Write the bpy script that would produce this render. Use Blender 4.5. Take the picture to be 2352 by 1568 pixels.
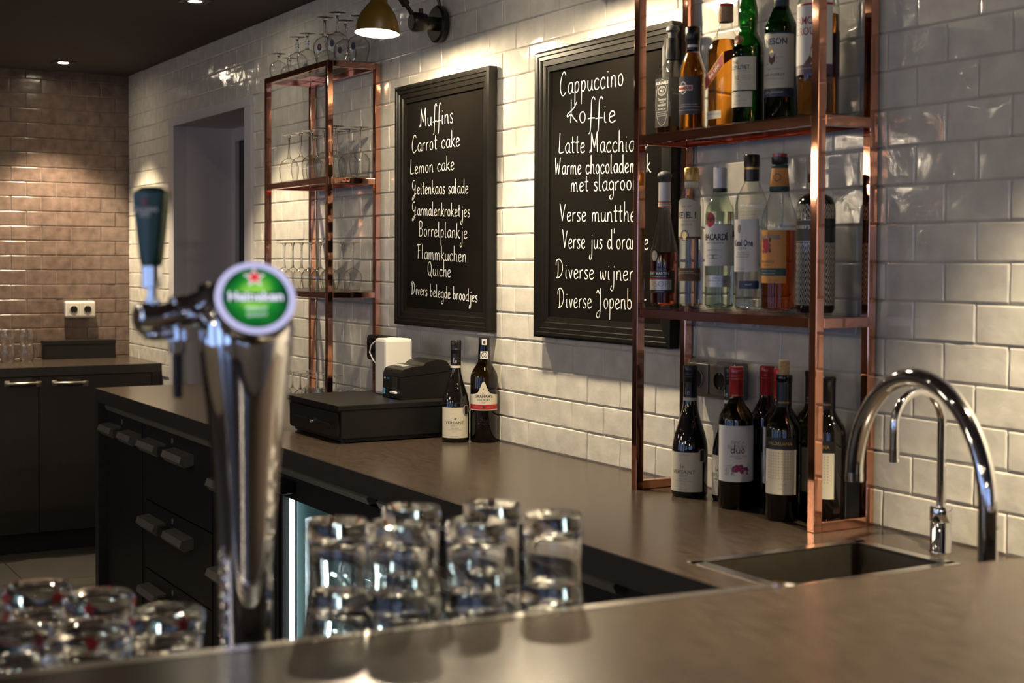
import bpy, bmesh, math, random
from math import sin, cos, pi, radians, sqrt, atan2, tan
from mathutils import Vector, Matrix
for o in list(bpy.data.objects): bpy.data.objects.remove(o)
SC = bpy.context.scene; COL = SC.collection; V = Vector
random.seed(7)
# ------------------------------------------------------------------ camera
PITCH, YAW, ROLL = radians(1.57), radians(30.27), radians(0.25)
FPX, CX, CY = 3256.0, 1176.0, 687.0
_F = V((-cos(YAW), sin(YAW), 0)); _R = V((sin(YAW), cos(YAW), 0)); _U = V((0, 0, 1))
CF = _F*cos(PITCH) - _U*sin(PITCH); _U2 = _U*cos(PITCH) + _F*sin(PITCH)
CR = _R*cos(ROLL) + _U2*sin(ROLL); CU = _U2*cos(ROLL) - _R*sin(ROLL)
C0 = V((0, 0, 1.47))
def ray(x, y): return CF + CR*((x-CX)/FPX) - CU*((y-CY)/FPX)
def atZ(x, y, z): r = ray(x, y); return C0 + r*((z-C0.z)/r.z)
def atY(x, y, v): r = ray(x, y); return C0 + r*((v-C0.y)/r.y)
def atX(x, y, v): r = ray(x, y); return C0 + r*((v-C0.x)/r.x)
def atD(x, y, d): return C0 + ray(x, y)*d
cam = bpy.data.cameras.new('camera'); co = bpy.data.objects.new('camera', cam); COL.objects.link(co)
co.matrix_world = Matrix(((CR.x, CU.x, -CF.x, C0.x), (CR.y, CU.y, -CF.y, C0.y), (CR.z, CU.z, -CF.z, C0.z), (0, 0, 0, 1)))
cam.sensor_width = 36; cam.lens = FPX*36/2352; cam.shift_x = 0; cam.shift_y = (CY-784)/2352
cam.clip_start = 0.05; cam.clip_end = 60
cam.dof.use_dof = True; cam.dof.focus_distance = 4.2; cam.dof.aperture_fstop = 4.9; cam.dof.aperture_blades = 9
SC.camera = co
# ------------------------------------------------------------------ render look, world, lights
SC.view_settings.view_transform = 'Standard'; SC.view_settings.look = 'None'
SC.view_settings.gamma = 1.0; SC.view_settings.exposure = 0.0; SC.view_settings.use_curve_mapping = False
cy = SC.cycles
cy.max_bounces = 14; cy.diffuse_bounces = 3; cy.glossy_bounces = 6; cy.transmission_bounces = 12; cy.transparent_max_bounces = 24
cy.caustics_reflective = False; cy.caustics_refractive = False; cy.blur_glossy = 0.3
cy.sample_clamp_indirect = 40.0; cy.use_denoising = True
w = bpy.data.worlds.new('dusk_sky'); SC.world = w; w.use_nodes = True
w.node_tree.nodes['Background'].inputs[0].default_value = (0.30, 0.48, 1.0, 1)
w.node_tree.nodes['Background'].inputs[1].default_value = 0.6
WARM = (1.0, 0.81, 0.54)
def light(name, kind, loc, energy, color, direction=(0, 0, -1), **kw):
    l = bpy.data.lights.new(name, kind); l.energy = energy; l.color = color
    for k, v in kw.items(): setattr(l, k, v)
    o = bpy.data.objects.new(name, l); COL.objects.link(o); o.location = loc
    o.rotation_euler = V(direction).to_track_quat('-Z', 'Y').to_euler(); return o
WALL_Y, CEIL, CT, BAR = 2.14, 2.483, 0.92, 1.10
XL, XR, YF = -7.9, 3.0, -4.2
# daylight through the windows at the street side of the room
for (x, wd) in ((-5.2, 1.3), (-3.2, 1.3), (-1.2, 1.3), (0.8, 1.3)):
    light('window_daylight', 'AREA', (x, YF-0.12, 1.45), 9, (0.40, 0.58, 1.0), (0, 1, 0), shape='RECTANGLE', size=wd, size_y=1.3)
for y in (-2.9, -1.2):
    light('window_daylight', 'AREA', (XR+0.12, y, 1.45), 9, (0.40, 0.58, 1.0), (-1, 0, 0), shape='RECTANGLE', size=1.2, size_y=1.3)
# ceiling downlights (visible ones get a fitting further down)
SPOTS = [(-7.52, 1.70, 66, 86), (-5.456, 1.74, 40, 76), (-3.40, 1.72, 42, 78), (-1.12, 1.72, 104, 88),
         (-4.4, 0.0, 36, 80), (-2.6, 0.1, 20, 70), (0.7, -0.4, 16, 80), (-5.5, -1.9, 40, 85), (-2.6, -1.9, 40, 85), (0.6, -1.7, 40, 85), (-6.9, 0.3, 16, 75)]  # this row: unseen spots added over the room for highlights
for (x, y, e, ang) in SPOTS:
    light('downlight', 'SPOT', (x, y, CEIL-0.012), e*3.2, WARM, spot_size=radians(ang), spot_blend=0.5, shadow_soft_size=0.022)
FILL_GLOBES = [(-5.6, -1.1), (-3.4, -1.3), (-1.2, -1.7), (1.2, -1.2), (-2.3, -2.9), (-5.0, -2.9)]  # unseen hanging globes, added behind the camera as warm fill and for sparkle
for (x, y) in FILL_GLOBES: light('fill_globe_glow', 'POINT', (x, y, 1.93), 112, (1.0, 0.80, 0.56), shadow_soft_size=0.11)
# ------------------------------------------------------------------ materials
MATS = {}
def mat(name, base=(0.8, 0.8, 0.8), rough=0.5, metal=0.0, **kw):
    if name in MATS: return MATS[name]
    m = bpy.data.materials.new(name); m.use_nodes = True; b = m.node_tree.nodes['Principled BSDF']
    b.inputs['Base Color'].default_value = (*base, 1); b.inputs['Roughness'].default_value = rough
    b.inputs['Metallic'].default_value = metal
    for k, v in kw.items():
        k = k.replace('_', ' ')
        b.inputs[k].default_value = (*v, 1) if isinstance(v, tuple) else v
    MATS[name] = m; return m
def nodes(m): return m.node_tree.nodes, m.node_tree.links, m.node_tree.nodes['Principled BSDF']
def noisy(name, base, amp, scale, rough=0.5, bump=0.0, stretch=(1, 1, 1), rvar=0.0, bdist=0.002, **kw):
    m = mat(name, base, rough, **kw); N, L, b = nodes(m)
    tc = N.new('ShaderNodeTexCoord'); mp = N.new('ShaderNodeMapping'); L.new(tc.outputs['Object'], mp.inputs[0])
    mp.inputs['Scale'].default_value = stretch
    n = N.new('ShaderNodeTexNoise'); n.inputs['Scale'].default_value = scale; n.inputs['Detail'].default_value = 6
    L.new(mp.outputs[0], n.inputs['Vector'])
    r = N.new('ShaderNodeValToRGB'); L.new(n.outputs['Fac'], r.inputs[0])
    r.color_ramp.elements[0].position = 0.3; r.color_ramp.elements[1].position = 0.7
    r.color_ramp.elements[0].color = (*[c*(1-amp) for c in base], 1); r.color_ramp.elements[1].color = (*[min(1, c*(1+amp)) for c in base], 1)
    L.new(r.outputs[0], b.inputs['Base Color'])
    if rvar:
        mr = N.new('ShaderNodeMapRange'); L.new(n.outputs['Fac'], mr.inputs[0]); mr.inputs[3].default_value = rough-rvar; mr.inputs[4].default_value = rough+rvar
        L.new(mr.outputs[0], b.inputs['Roughness'])
    if bump:
        bp = N.new('ShaderNodeBump'); bp.inputs['Strength'].default_value = bump; bp.inputs['Distance'].default_value = bdist
        L.new(n.outputs['Fac'], bp.inputs['Height']); L.new(bp.outputs[0], b.inputs['Normal'])
    return m
def thin(name, tint=(0.96, 0.97, 0.96), edge=(0.5, 0.5, 0.5), ior=1.5, rough=0.01, power=1.0):
    """thin-walled glass: clear tint face-on, darker at the rim, mirror reflection by Fresnel"""
    m = bpy.data.materials.new(name); m.use_nodes = True; N = m.node_tree.nodes; L = m.node_tree.links; N.clear()
    out = N.new('ShaderNodeOutputMaterial'); mx = N.new('ShaderNodeMixShader'); tr = N.new('ShaderNodeBsdfTransparent'); gl = N.new('ShaderNodeBsdfGlossy')
    fw = N.new('ShaderNodeLayerWeight'); fw.inputs['Blend'].default_value = 0.5
    pw = N.new('ShaderNodeMath'); pw.operation = 'POWER'; pw.inputs[1].default_value = 3.0; L.new(fw.outputs['Facing'], pw.inputs[0])
    fr = N.new('ShaderNodeMath'); fr.operation = 'MULTIPLY_ADD'; fr.inputs[1].default_value = 0.65; fr.inputs[2].default_value = 0.055; L.new(pw.outputs[0], fr.inputs[0])
    lw = N.new('ShaderNodeLayerWeight'); lw.inputs['Blend'].default_value = 0.32
    rp = N.new('ShaderNodeValToRGB'); rp.color_ramp.elements[0].color = (*tint, 1); rp.color_ramp.elements[1].color = (*edge, 1)
    rp.color_ramp.elements[0].position = 0.35; rp.color_ramp.elements[1].position = 0.95
    L.new(lw.outputs['Facing'], rp.inputs[0]); L.new(rp.outputs[0], tr.inputs[0])
    gl.inputs['Roughness'].default_value = rough
    L.new(fr.outputs[0], mx.inputs[0]); L.new(tr.outputs[0], mx.inputs[1]); L.new(gl.outputs[0], mx.inputs[2]); L.new(mx.outputs[0], out.inputs[0])
    MATS[name] = m; return m
def emit(name, col, s, base=(0, 0, 0)):
    return mat(name, base, 0.5, Emission_Color=col, Emission_Strength=s)
M_tile = noisy('white_zellige_glaze', (0.69, 0.66, 0.59), 0.10, 20, 0.085, 0.55, bdist=0.0035, Coat_Weight=0.3, Coat_Roughness=0.04)
M_dtile = noisy('brown_zellige_glaze', (0.135, 0.094, 0.077), 0.30, 20, 0.20, 0.45, bdist=0.0035, Coat_Weight=0.12, Coat_Roughness=0.08)
M_grout = mat('light_grout', (0.50, 0.47, 0.42), 0.9)
M_dgrout = mat('brown_grout', (0.20, 0.15, 0.12), 0.9)
M_ceil = noisy('aubergine_ceiling_paint', (0.048, 0.035, 0.036), 0.06, 3, 0.85)
M_floor = noisy('grey_floor_tile', (0.026, 0.023, 0.020), 0.18, 6, 0.6, 0.1, Specular_IOR_Level=0.3)
M_paint = noisy('grey_lacquer_paint', (0.60, 0.555, 0.565), 0.03, 4, 0.42)
M_plaster = noisy('room_plaster', (0.45, 0.39, 0.33), 0.06, 3, 0.9)
M_black = noisy('black_glass_door', (0.008, 0.008, 0.010), 0.1, 3, 0.25)
M_top = noisy('brown_laminate', (0.048, 0.0355, 0.0265), 0.30, 70, 0.235, 0.0, (0.35, 1.6, 1), 0.0, Specular_IOR_Level=0.31)
M_topedge = noisy('dark_laminate_edge', (0.030, 0.025, 0.021), 0.2, 60, 0.5)
M_wood = noisy('dark_stained_oak', (0.017, 0.012, 0.009), 0.35, 40, 0.55, 0.15, (6, 6, 0.6), 0.05)
M_steelblk = noisy('black_steel_front', (0.013, 0.012, 0.011), 0.15, 30, 0.45, Specular_IOR_Level=0.35)
M_plinth = mat('black_plinth', (0.010, 0.009, 0.009), 0.6)
M_handle = noisy('dark_anodised_handle', (0.26, 0.245, 0.21), 0.1, 40, 0.36, metal=0.55)
M_hclip = mat('black_handle_clip', (0.012, 0.012, 0.012), 0.3)
M_copper = noisy('polished_copper', (0.82, 0.40, 0.27), 0.08, 18, 0.06, metal=1.0)
M_chrome = mat('chrome', (0.80, 0.80, 0.82), 0.05, 1.0)
M_nickel = mat('brushed_nickel', (0.55, 0.50, 0.44), 0.28, 1.0)
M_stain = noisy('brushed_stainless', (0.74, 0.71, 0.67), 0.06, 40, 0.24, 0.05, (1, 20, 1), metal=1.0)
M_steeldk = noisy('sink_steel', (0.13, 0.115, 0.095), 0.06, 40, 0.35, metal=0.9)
M_frame = noisy('black_stained_frame', (0.009, 0.008, 0.0065), 0.2, 90, 0.36, Specular_IOR_Level=0.2)
M_slate = noisy('chalkboard_black', (0.009, 0.008, 0.007), 0.25, 500, 0.6, 0.12, bdist=0.0004, Specular_IOR_Level=0.0)
M_chalk = mat('white_chalk_paint', (0.86, 0.85, 0.82), 0.7)
M_lampblk = noisy('black_lamp_enamel', (0.012, 0.010, 0.008), 0.1, 30, 0.35)
M_mustard = noisy('mustard_enamel', (0.105, 0.064, 0.008), 0.04, 20, 0.42)
M_shadein = mat('white_enamel_inside', (0.92, 0.90, 0.85), 0.5)
M_bulb = emit('lit_lamp_bulb', (1.0, 0.86, 0.62), 60)
M_spotlit = emit('lit_downlight', (1.0, 0.86, 0.62), 260)
M_spotring = mat('dark_spot_ring', (0.02, 0.017, 0.014), 0.35)
M_bplast = noisy('black_plastic', (0.008, 0.0075, 0.007), 0.1, 120, 0.42, Specular_IOR_Level=0.3)
M_wplast = mat('white_plastic', (0.72, 0.70, 0.66), 0.4)
M_socket = mat('beige_socket_plastic', (0.52, 0.48, 0.42), 0.35)
M_sockmetal = mat('grey_socket_plastic', (0.20, 0.185, 0.17), 0.3, 0.5)
M_thin = thin('clear_thin_glass', (0.96, 0.96, 0.95), (0.16, 0.15, 0.14))
M_pane = thin('clear_shelf_pane', (0.94, 0.95, 0.94), (0.72, 0.78, 0.74), 1.45)
M_solid = mat('clear_solid_glass', (0.97, 0.98, 0.97), 0.0, Transmission_Weight=1.0, IOR=1.48)
M_bclear = thin('clear_bottle_glass', (0.93, 0.94, 0.93), (0.42, 0.43, 0.42), 1.55)
M_bgreen = thin('emerald_bottle_glass', (0.055, 0.24, 0.065), (0.006, 0.04, 0.012), 1.55)
M_bpale = thin('pale_green_bottle_glass', (0.86, 0.94, 0.84), (0.30, 0.50, 0.26), 1.55)
M_bwine = thin('olive_wine_bottle_glass', (0.20, 0.19, 0.03), (0.03, 0.03, 0.005), 1.55)
M_bdark = mat('near_black_bottle_glass', (0.006, 0.005, 0.005), 0.04, Coat_Weight=0.6, Coat_Roughness=0.02)
M_bport = thin('brown_port_bottle_glass', (0.16, 0.12, 0.02), (0.03, 0.02, 0.004), 1.55)
def liq(name, col): return mat(name, col, 0.0, Transmission_Weight=1.0, IOR=1.36)
M_whisky = liq('whisky', (0.80, 0.30, 0.03)); M_cognac = liq('cognac', (0.55, 0.07, 0.012)); M_bourbon = liq('bourbon', (0.62, 0.09, 0.01))
M_clearliq = liq('clear_spirit', (0.97, 0.98, 0.96)); M_wine = mat('red_wine', (0.010, 0.002, 0.003), 0.1)
M_greenliq = liq('whisky_in_green', (0.55, 0.33, 0.05))
def pap(name, c, r=0.6): return mat(name, c, r)
P_cream = pap('cream_paper', (0.66, 0.62, 0.50)); P_white = pap('white_paper', (0.70, 0.69, 0.68)); P_black = pap('black_paper', (0.012, 0.011, 0.011), 0.4)
P_red = pap('red_print', (0.42, 0.02, 0.025), 0.4); P_navy = pap('navy_print', (0.015, 0.03, 0.075), 0.4); P_orange = pap('orange_paper', (0.72, 0.33, 0.09))
P_gold = mat('gold_print', (0.70, 0.48, 0.16), 0.3, 0.8); P_silver = mat('silver_print', (0.50, 0.48, 0.47), 0.35, 0.6); P_ink = pap('dark_ink', (0.05, 0.045, 0.05))
P_greyink = pap('grey_ink', (0.28, 0.26, 0.25)); P_purple = pap('purple_ink', (0.20, 0.03, 0.14)); P_teal = pap('teal_print', (0.02, 0.07, 0.075)); P_green = pap('green_print', (0.01, 0.14, 0.04), 0.3)
P_lime = pap('lime_print', (0.55, 0.60, 0.05), 0.4); P_brown = pap('brown_print', (0.12, 0.06, 0.03)); P_ltblue = pap('light_blue_print', (0.10, 0.35, 0.65))
C_black = mat('black_cap', (0.010, 0.010, 0.011), 0.3); C_red = mat('red_foil', (0.40, 0.015, 0.02), 0.3, Coat_Weight=0.5); C_gold = mat('gold_cap', (0.50, 0.34, 0.12), 0.35, 0.7)
C_white = mat('pearl_foil', (0.55, 0.54, 0.57), 0.35, 0.3); C_grey = mat('grey_stopper', (0.07, 0.075, 0.085), 0.5); C_cork = noisy('cork', (0.50, 0.33, 0.18), 0.25, 300, 0.9)
# ------------------------------------------------------------------ mesh helpers
def mesh_obj(name, verts, faces, m, parent=None, smooth=False, loc=None):
    me = bpy.data.meshes.new(name); me.from_pydata([tuple(v) for v in verts], [], faces); me.update()
    bm = bmesh.new(); bm.from_mesh(me); bmesh.ops.recalc_face_normals(bm, faces=bm.faces); bm.to_mesh(me); bm.free()
    if smooth: me.polygons.foreach_set('use_smooth', [True]*len(me.polygons))
    ms = m if isinstance(m, (list, tuple)) else [m]
    for q in ms: me.materials.append(q)
    o = bpy.data.objects.new(name, me); COL.objects.link(o)
    if parent: o.parent = parent
    if loc: o.location = loc
    return o
class MB:
    def __init__(s): s.v = []; s.f = []; s.sm = []
    def add(s, v, f, smooth=False):
        n = len(s.v); s.v += [V(p) for p in v]; s.f += [tuple(i+n for i in q) for q in f]; s.sm += [smooth]*len(f); return s
    def box(s, a, b, bev=0.0, M=None):
        a, b = V(a), V(b); lo = V([min(a[i], b[i]) for i in range(3)]); hi = V([max(a[i], b[i]) for i in range(3)])
        bm = bmesh.new(); bmesh.ops.create_cube(bm, size=1)
        for q in bm.verts: q.co = V([(lo[i]+hi[i])/2 + q.co[i]*(hi[i]-lo[i]) for i in range(3)])
        if bev: bmesh.ops.bevel(bm, geom=bm.edges[:], offset=bev, segments=2, affect='EDGES', profile=0.6)
        if M is not None: bm.transform(M)
        bm.verts.index_update(); s.add([q.co.copy() for q in bm.verts], [[q.index for q in f.verts] for f in bm.faces]); bm.free(); return s
    def lathe(s, prof, n=32, M=None, cross=None):
        vs = []; fs = []; k = len(prof)
        for i in range(n):
            t = 2*pi*i/n
            for (r, z) in prof:
                q = cross(t, z) if cross else 1.0
                vs.append(V((r*q*cos(t), r*q*sin(t), z)))
        for i in range(n):
            j = (i+1) % n
            for p in range(k-1):
                if prof[p][0] < 1e-6 and prof[p+1][0] < 1e-6: continue
                fs.append((i*k+p, j*k+p, j*k+p+1, i*k+p+1))
        if M is not None: vs = [M @ v for v in vs]
        s.add(vs, fs, True); return s
    def tube(s, pts, r, n=12, closed=False, caps=True):
        pts = [V(p) for p in pts]; rs = r if isinstance(r, (list, tuple)) else [r]*len(pts); vs = []; fs = []
        N = len(pts); prev = None
        for i, p in enumerate(pts):
            if closed: d = pts[(i+1) % N]-pts[i-1]
            else: d = pts[min(i+1, N-1)]-pts[max(i-1, 0)]
            d.normalize()
            if prev is None: a = d.orthogonal().normalized()
            else: a = (prev - d*prev.dot(d)); a = a.normalized() if a.length > 1e-6 else d.orthogonal().normalized()
            prev = a; b = d.cross(a)
            for j in range(n): vs.append(p + (a*cos(2*pi*j/n) + b*sin(2*pi*j/n))*rs[i])
        for i in range(N if closed else N-1):
            k = (i+1) % N
            for j in range(n): l = (j+1) % n; fs.append((i*n+j, i*n+l, k*n+l, k*n+j))
        if caps and not closed: fs.append(tuple(range(n-1, -1, -1))); fs.append(tuple((N-1)*n+j for j in range(n)))
        s.add(vs, fs, True); return s
    def prism(s, poly, z0, z1, M=None):
        n = len(poly); vs = [V((x, y, z0)) for x, y in poly]+[V((x, y, z1)) for x, y in poly]
        fs = [tuple(range(n-1, -1, -1)), tuple(range(n, 2*n))]+[(i, (i+1) % n, n+(i+1) % n, n+i) for i in range(n)]
        if M is not None: vs = [M @ v for v in vs]
        s.add(vs, fs); return s
    def build(s, name, m, parent=None):
        me = bpy.data.meshes.new(name); me.from_pydata([tuple(v) for v in s.v], [], s.f)
        bm = bmesh.new(); bm.from_mesh(me); bmesh.ops.remove_doubles(bm, verts=bm.verts, dist=1e-6)
        loose = [f for f in bm.faces if f.calc_area() < 1e-12]
        if loose: bmesh.ops.delete(bm, geom=loose, context='FACES')
        bmesh.ops.recalc_face_normals(bm, faces=bm.faces)
        for f in bm.faces: f.smooth = any(s.sm)
        bm.to_mesh(me); bm.free()
        if any(s.sm):
            try: me.set_sharp_from_angle(angle=radians(42))
            except Exception: pass
        me.materials.append(m); o = bpy.data.objects.new(name, me); COL.objects.link(o)
        if parent: o.parent = parent
        return o
def tag(o, label=None, cat=None, group=None, kind=None):
    if label: o['label'] = label
    if cat: o['category'] = cat
    if group: o['group'] = group
    if kind: o['kind'] = kind
    return o
def empty(name, loc, label, cat, group=None, rz=0):
    o = bpy.data.objects.new(name, None); COL.objects.link(o); o.location = loc; o.rotation_euler = (0, 0, rz); o.empty_display_size = 0.05
    return tag(o, label, cat, group)
def struct(o): o['kind'] = 'structure'; return o
def dup(root, loc, label=None, group=None, rz=None):
    r = root.copy(); COL.objects.link(r); r.location = loc
    if rz is not None: r.rotation_euler = (0, 0, rz)
    if label: r['label'] = label
    if group: r['group'] = group
    for ch in list(root.children):
        c = ch.copy(); COL.objects.link(c); c.parent = r
        for g in list(ch.children):
            d = g.copy(); COL.objects.link(d); d.parent = c
    return r
def T(*a): return Matrix.Translation(V(a))
def RX(a): return Matrix.Rotation(a, 4, 'X')
def RY(a): return Matrix.Rotation(a, 4, 'Y')
def RZ(a): return Matrix.Rotation(a, 4, 'Z')
def align(p, d): return T(*p) @ V(d).to_track_quat('Z', 'Y').to_matrix().to_4x4()
def arc(c, r, a0, a1, n, ex, ez): return [V(c)+V(ex)*r*cos(a0+(a1-a0)*i/n)+V(ez)*r*sin(a0+(a1-a0)*i/n) for i in range(n+1)]
_tc = {}
def text_mesh(s, size, squeeze=1.0, bold=0.0, slant=0.0):
    key = (s, size, squeeze, bold, slant)
    if key in _tc: return _tc[key]
    c = bpy.data.curves.new('t', 'FONT'); c.body = s; c.size = size; c.align_x = 'CENTER'; c.align_y = 'CENTER'; c.resolution_u = 3; c.offset = bold; c.shear = slant
    o = bpy.data.objects.new('t', c); COL.objects.link(o); dg = bpy.context.evaluated_depsgraph_get(); dg.update()
    me = bpy.data.meshes.new_from_object(o.evaluated_get(dg))
    r = ([(v.co.x*squeeze, v.co.y) for v in me.vertices], [tuple(p.vertices) for p in me.polygons])
    bpy.data.objects.remove(o); bpy.data.curves.remove(c); bpy.data.meshes.remove(me); _tc[key] = r; return r
# ------------------------------------------------------------------ room shell
def tile_wall(name, x0, x1, z0, z1, tw, th, xoff, rows_from, hole, place, m, mg, seed, res=(7, 5), amp=0.0011):
    """glazed hand-made tiles laid in running bond: every tile a slightly tilted, wavy cushion over the grout bed"""
    rnd = random.Random(seed); vs = []; fs = []; g = 0.0011; UG = [0, .010, .030, .2, .4, .6, .8, .97, .99, 1]; VG = [0, .020, .06, .3, .5, .7, .94, .98, 1]; res = (10, 9)
    k0 = int(math.floor((z0-rows_from)/th+1e-4)); k1 = int(math.ceil((z1-rows_from)/th-1e-4))
    for k in range(k0, k1):
        off = xoff + (tw/2 if k % 2 else 0)
        i0 = int(math.floor((x0-off)/tw)); i1 = int(math.ceil((x1-off)/tw))
        for i in range(i0, i1):
            a, b = max(off+i*tw+g, x0), min(off+(i+1)*tw-g, x1); c, d = max(rows_from+k*th+g, z0), min(rows_from+(k+1)*th-g, z1)
            if b-a < 0.004 or d-c < 0.004: continue
            segs = [(a, b)]
            if hole and d > hole[2]-1 and c < hole[3] and b > hole[0] and a < hole[1]:
                if d > hole[3] and c < hole[3]: c = hole[3] if d-hole[3] > 0.004 else None
                else:
                    segs = []
                    if a < hole[0]-0.004: segs.append((a, hole[0]))
                    if b > hole[1]+0.004: segs.append((hole[1], b))
                if c is None: continue
            for (a2, b2) in segs:
                tx, tz = rnd.gauss(0, 0.009), rnd.gauss(0, 0.011); lift = rnd.uniform(0, 0.0012); ph = [rnd.uniform(0, 6.28) for _ in range(6)]; nv = len(vs)
                jz = rnd.gauss(0, 0.0006)
                for q in range(res[1]):
                    v = VG[q]; zz = c+(d-c)*v + (jz if 0 < q < res[1]-1 else 0)
                    for p in range(res[0]):
                        u = UG[p]; xx = a2+(b2-a2)*u
                        e = min(u*(b2-a2), (1-u)*(b2-a2), v*(d-c), (1-v)*(d-c))
                        h = 0.004+lift+tx*(u-.5)*tw*0.5+tz*(v-.5)*th + amp*0.55*(sin(7*u+ph[0])*cos(4*v+ph[1])+0.5*sin(13*u+ph[2]+6*v)+0.4*sin(11*v+ph[3]))
                        if e < 1e-5: h = 0.0004
                        xx += 0.0005*sin(40*v+ph[4]) if e < 1e-5 else 0
                        vs.append(place(xx, zz, h))
                for q in range(res[1]-1):
                    for p in range(res[0]-1): t = nv+q*res[0]+p; fs.append((t, t+1, t+1+res[0], t+res[0]))
    o = mesh_obj(name, vs, fs, m, None, True); return o
DX0, DX1, DZ1 = -7.107, -5.896, 2.182
wp = lambda x, z, h: (x, WALL_Y+0.004-h, z)
wb = struct(tile_wall('wall_back', XL, 0.6, 0.86, CEIL, 0.159, 0.0785, -1.98, 0.92-0.0785*10, (DX0, DX1, 0, DZ1), wp, M_tile, M_grout, 3))
mb = MB(); mb.box((XL-0.3, WALL_Y+0.0035, 0), (DX0, WALL_Y+0.30, CEIL)); mb.box((DX1, WALL_Y+0.0035, 0), (XR, WALL_Y+0.30, CEIL)); mb.box((DX0, WALL_Y+0.0035, DZ1), (DX1, WALL_Y+0.30, CEIL))
o = mb.build('grout_bed', M_grout, wb)
lp = lambda y, z, h: (XL-0.004+h, y, z)
wl = struct(tile_wall('wall_left', -2.5, WALL_Y, 0.86, CEIL, 0.159, 0.079, 1.667-0.159*0.5, 0.933-0.079*9, None, lp, M_dtile, M_dgrout, 5))
mb = MB(); mb.box((XL-0.25, YF, 0), (XL-0.0035, WALL_Y+0.3, CEIL)); mb.build('grout_bed', M_dgrout, wl)
mb = MB(); mb.box((XL-0.3, YF-0.3, CEIL), (XR+0.3, WALL_Y+0.4, CEIL+0.1)); struct(mb.build('ceiling', M_ceil))
mb = MB()
fx = XL
fl = MB(); fl.box((XL-0.3, YF-0.3, -0.1), (XR+0.3, WALL_Y+3.0, -0.004)); FO = struct(fl.build('floor', mat('floor_grout', (0.05, 0.045, 0.04), 0.9)))
ft = MB()
for i in range(18):
    for j in range(11):
        x = XL+0.684+(i-1)*0.6; y = YF+(j)*0.6+0.12
        if y > WALL_Y: continue
        ft.box((x+0.002, y+0.002, -0.003), (x+0.598, min(y+0.598, WALL_Y+0.28), 0.0))
ft.build('floor_tiles', M_floor, FO)
# street side wall and right wall with windows
def wall_with_windows(name, axis, c, lo, hi, wins, z0, z1, thick, outward):
    m = MB()
    def bx(a, b, za, zb):
        if axis == 'x': m.box((a, c, za), (b, c+thick*outward, zb))
        else: m.box((c, a, za), (c+thick*outward, b, zb))
    e = lo
    for (a, b) in wins: bx(e, a, 0, CEIL); bx(a, b, 0, z0); bx(a, b, z1, CEIL); e = b
    bx(e, hi, 0, CEIL)
    return struct(m.build(name, M_plaster))
WF = [(-5.85, -4.55), (-3.85, -2.55), (-1.85, -0.55), (0.15, 1.45)]; WR = [(-3.5, -2.3), (-1.8, -0.6)]
wall_with_windows('wall_front', 'x', YF, XL-0.25, XR, WF, 0.8, 2.1, 0.1, -1)
wall_with_windows('wall_right', 'y', XR, YF-0.1, WALL_Y+0.3, WR, 0.8, 2.1, 0.1, 1)
k = 1
for (a, b) in WF:
    m = MB()
    for i in range(4): x = a+(b-a)*i/3; m.box((x-0.025, YF-0.07, 0.8), (x+0.025, YF-0.02, 2.1))
    for z in (0.82, 1.75, 2.08): m.box((a, YF-0.07, z-0.02), (b, YF-0.02, z+0.02))
    struct(m.build('window_%d' % k, M_paint)); k += 1
for (a, b) in WR:
    m = MB()
    for i in range(4): y = a+(b-a)*i/3; m.box((XR+0.02, y-0.025, 0.8), (XR+0.07, y+0.025, 2.1))
    for z in (0.82, 1.75, 2.08): m.box((XR+0.02, a, z-0.02), (XR+0.07, b, z+0.02))
    struct(m.build('window_%d' % k, M_paint)); k += 1
# recessed doorway in the tiled wall
m = MB(); cw = 0.085
m.box((DX0, WALL_Y-0.014, 0), (DX0+cw, WALL_Y+0.05, DZ1-0.046), 0.002); m.box((DX1-cw, WALL_Y-0.014, 0), (DX1, WALL_Y+0.05, DZ1-0.046), 0.002)
m.box((DX0, WALL_Y-0.014, DZ1-0.046), (DX1, WALL_Y+0.05, DZ1), 0.002)
tr = struct(m.build('trim_1', mat('pale_grey_casing', (0.52, 0.50, 0.52), 0.45)))
m = MB(); y2 = 2.431
m.box((DX0, WALL_Y+0.05, 0), (DX0+cw, y2+0.08, DZ1)); m.box((DX1-cw, WALL_Y+0.05, 0), (DX1, y2+0.08, DZ1)); m.box((DX0, WALL_Y+0.05, DZ1-0.046), (DX1, y2+0.08, DZ1+0.02))
dr = struct(m.build('door_1', M_paint))
m = MB(); m.box((DX0+cw, y2, 0), (DX0+cw+0.05, y2+0.04, 2.07)); m.box((DX0+cw, y2, 2.07), (DX1-cw, y2+0.04, DZ1-0.046)); m.box((DX1-cw-0.05, y2, 0), (DX1-cw, y2+0.04, 2.07))
m.build('door_frame', M_paint, dr)
m = MB(); m.box((DX0+cw+0.05, y2+0.02, 0.01), (DX1-cw-0.05, y2+0.035, 2.07)); m.build('door_leaf', M_black, dr)
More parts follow.
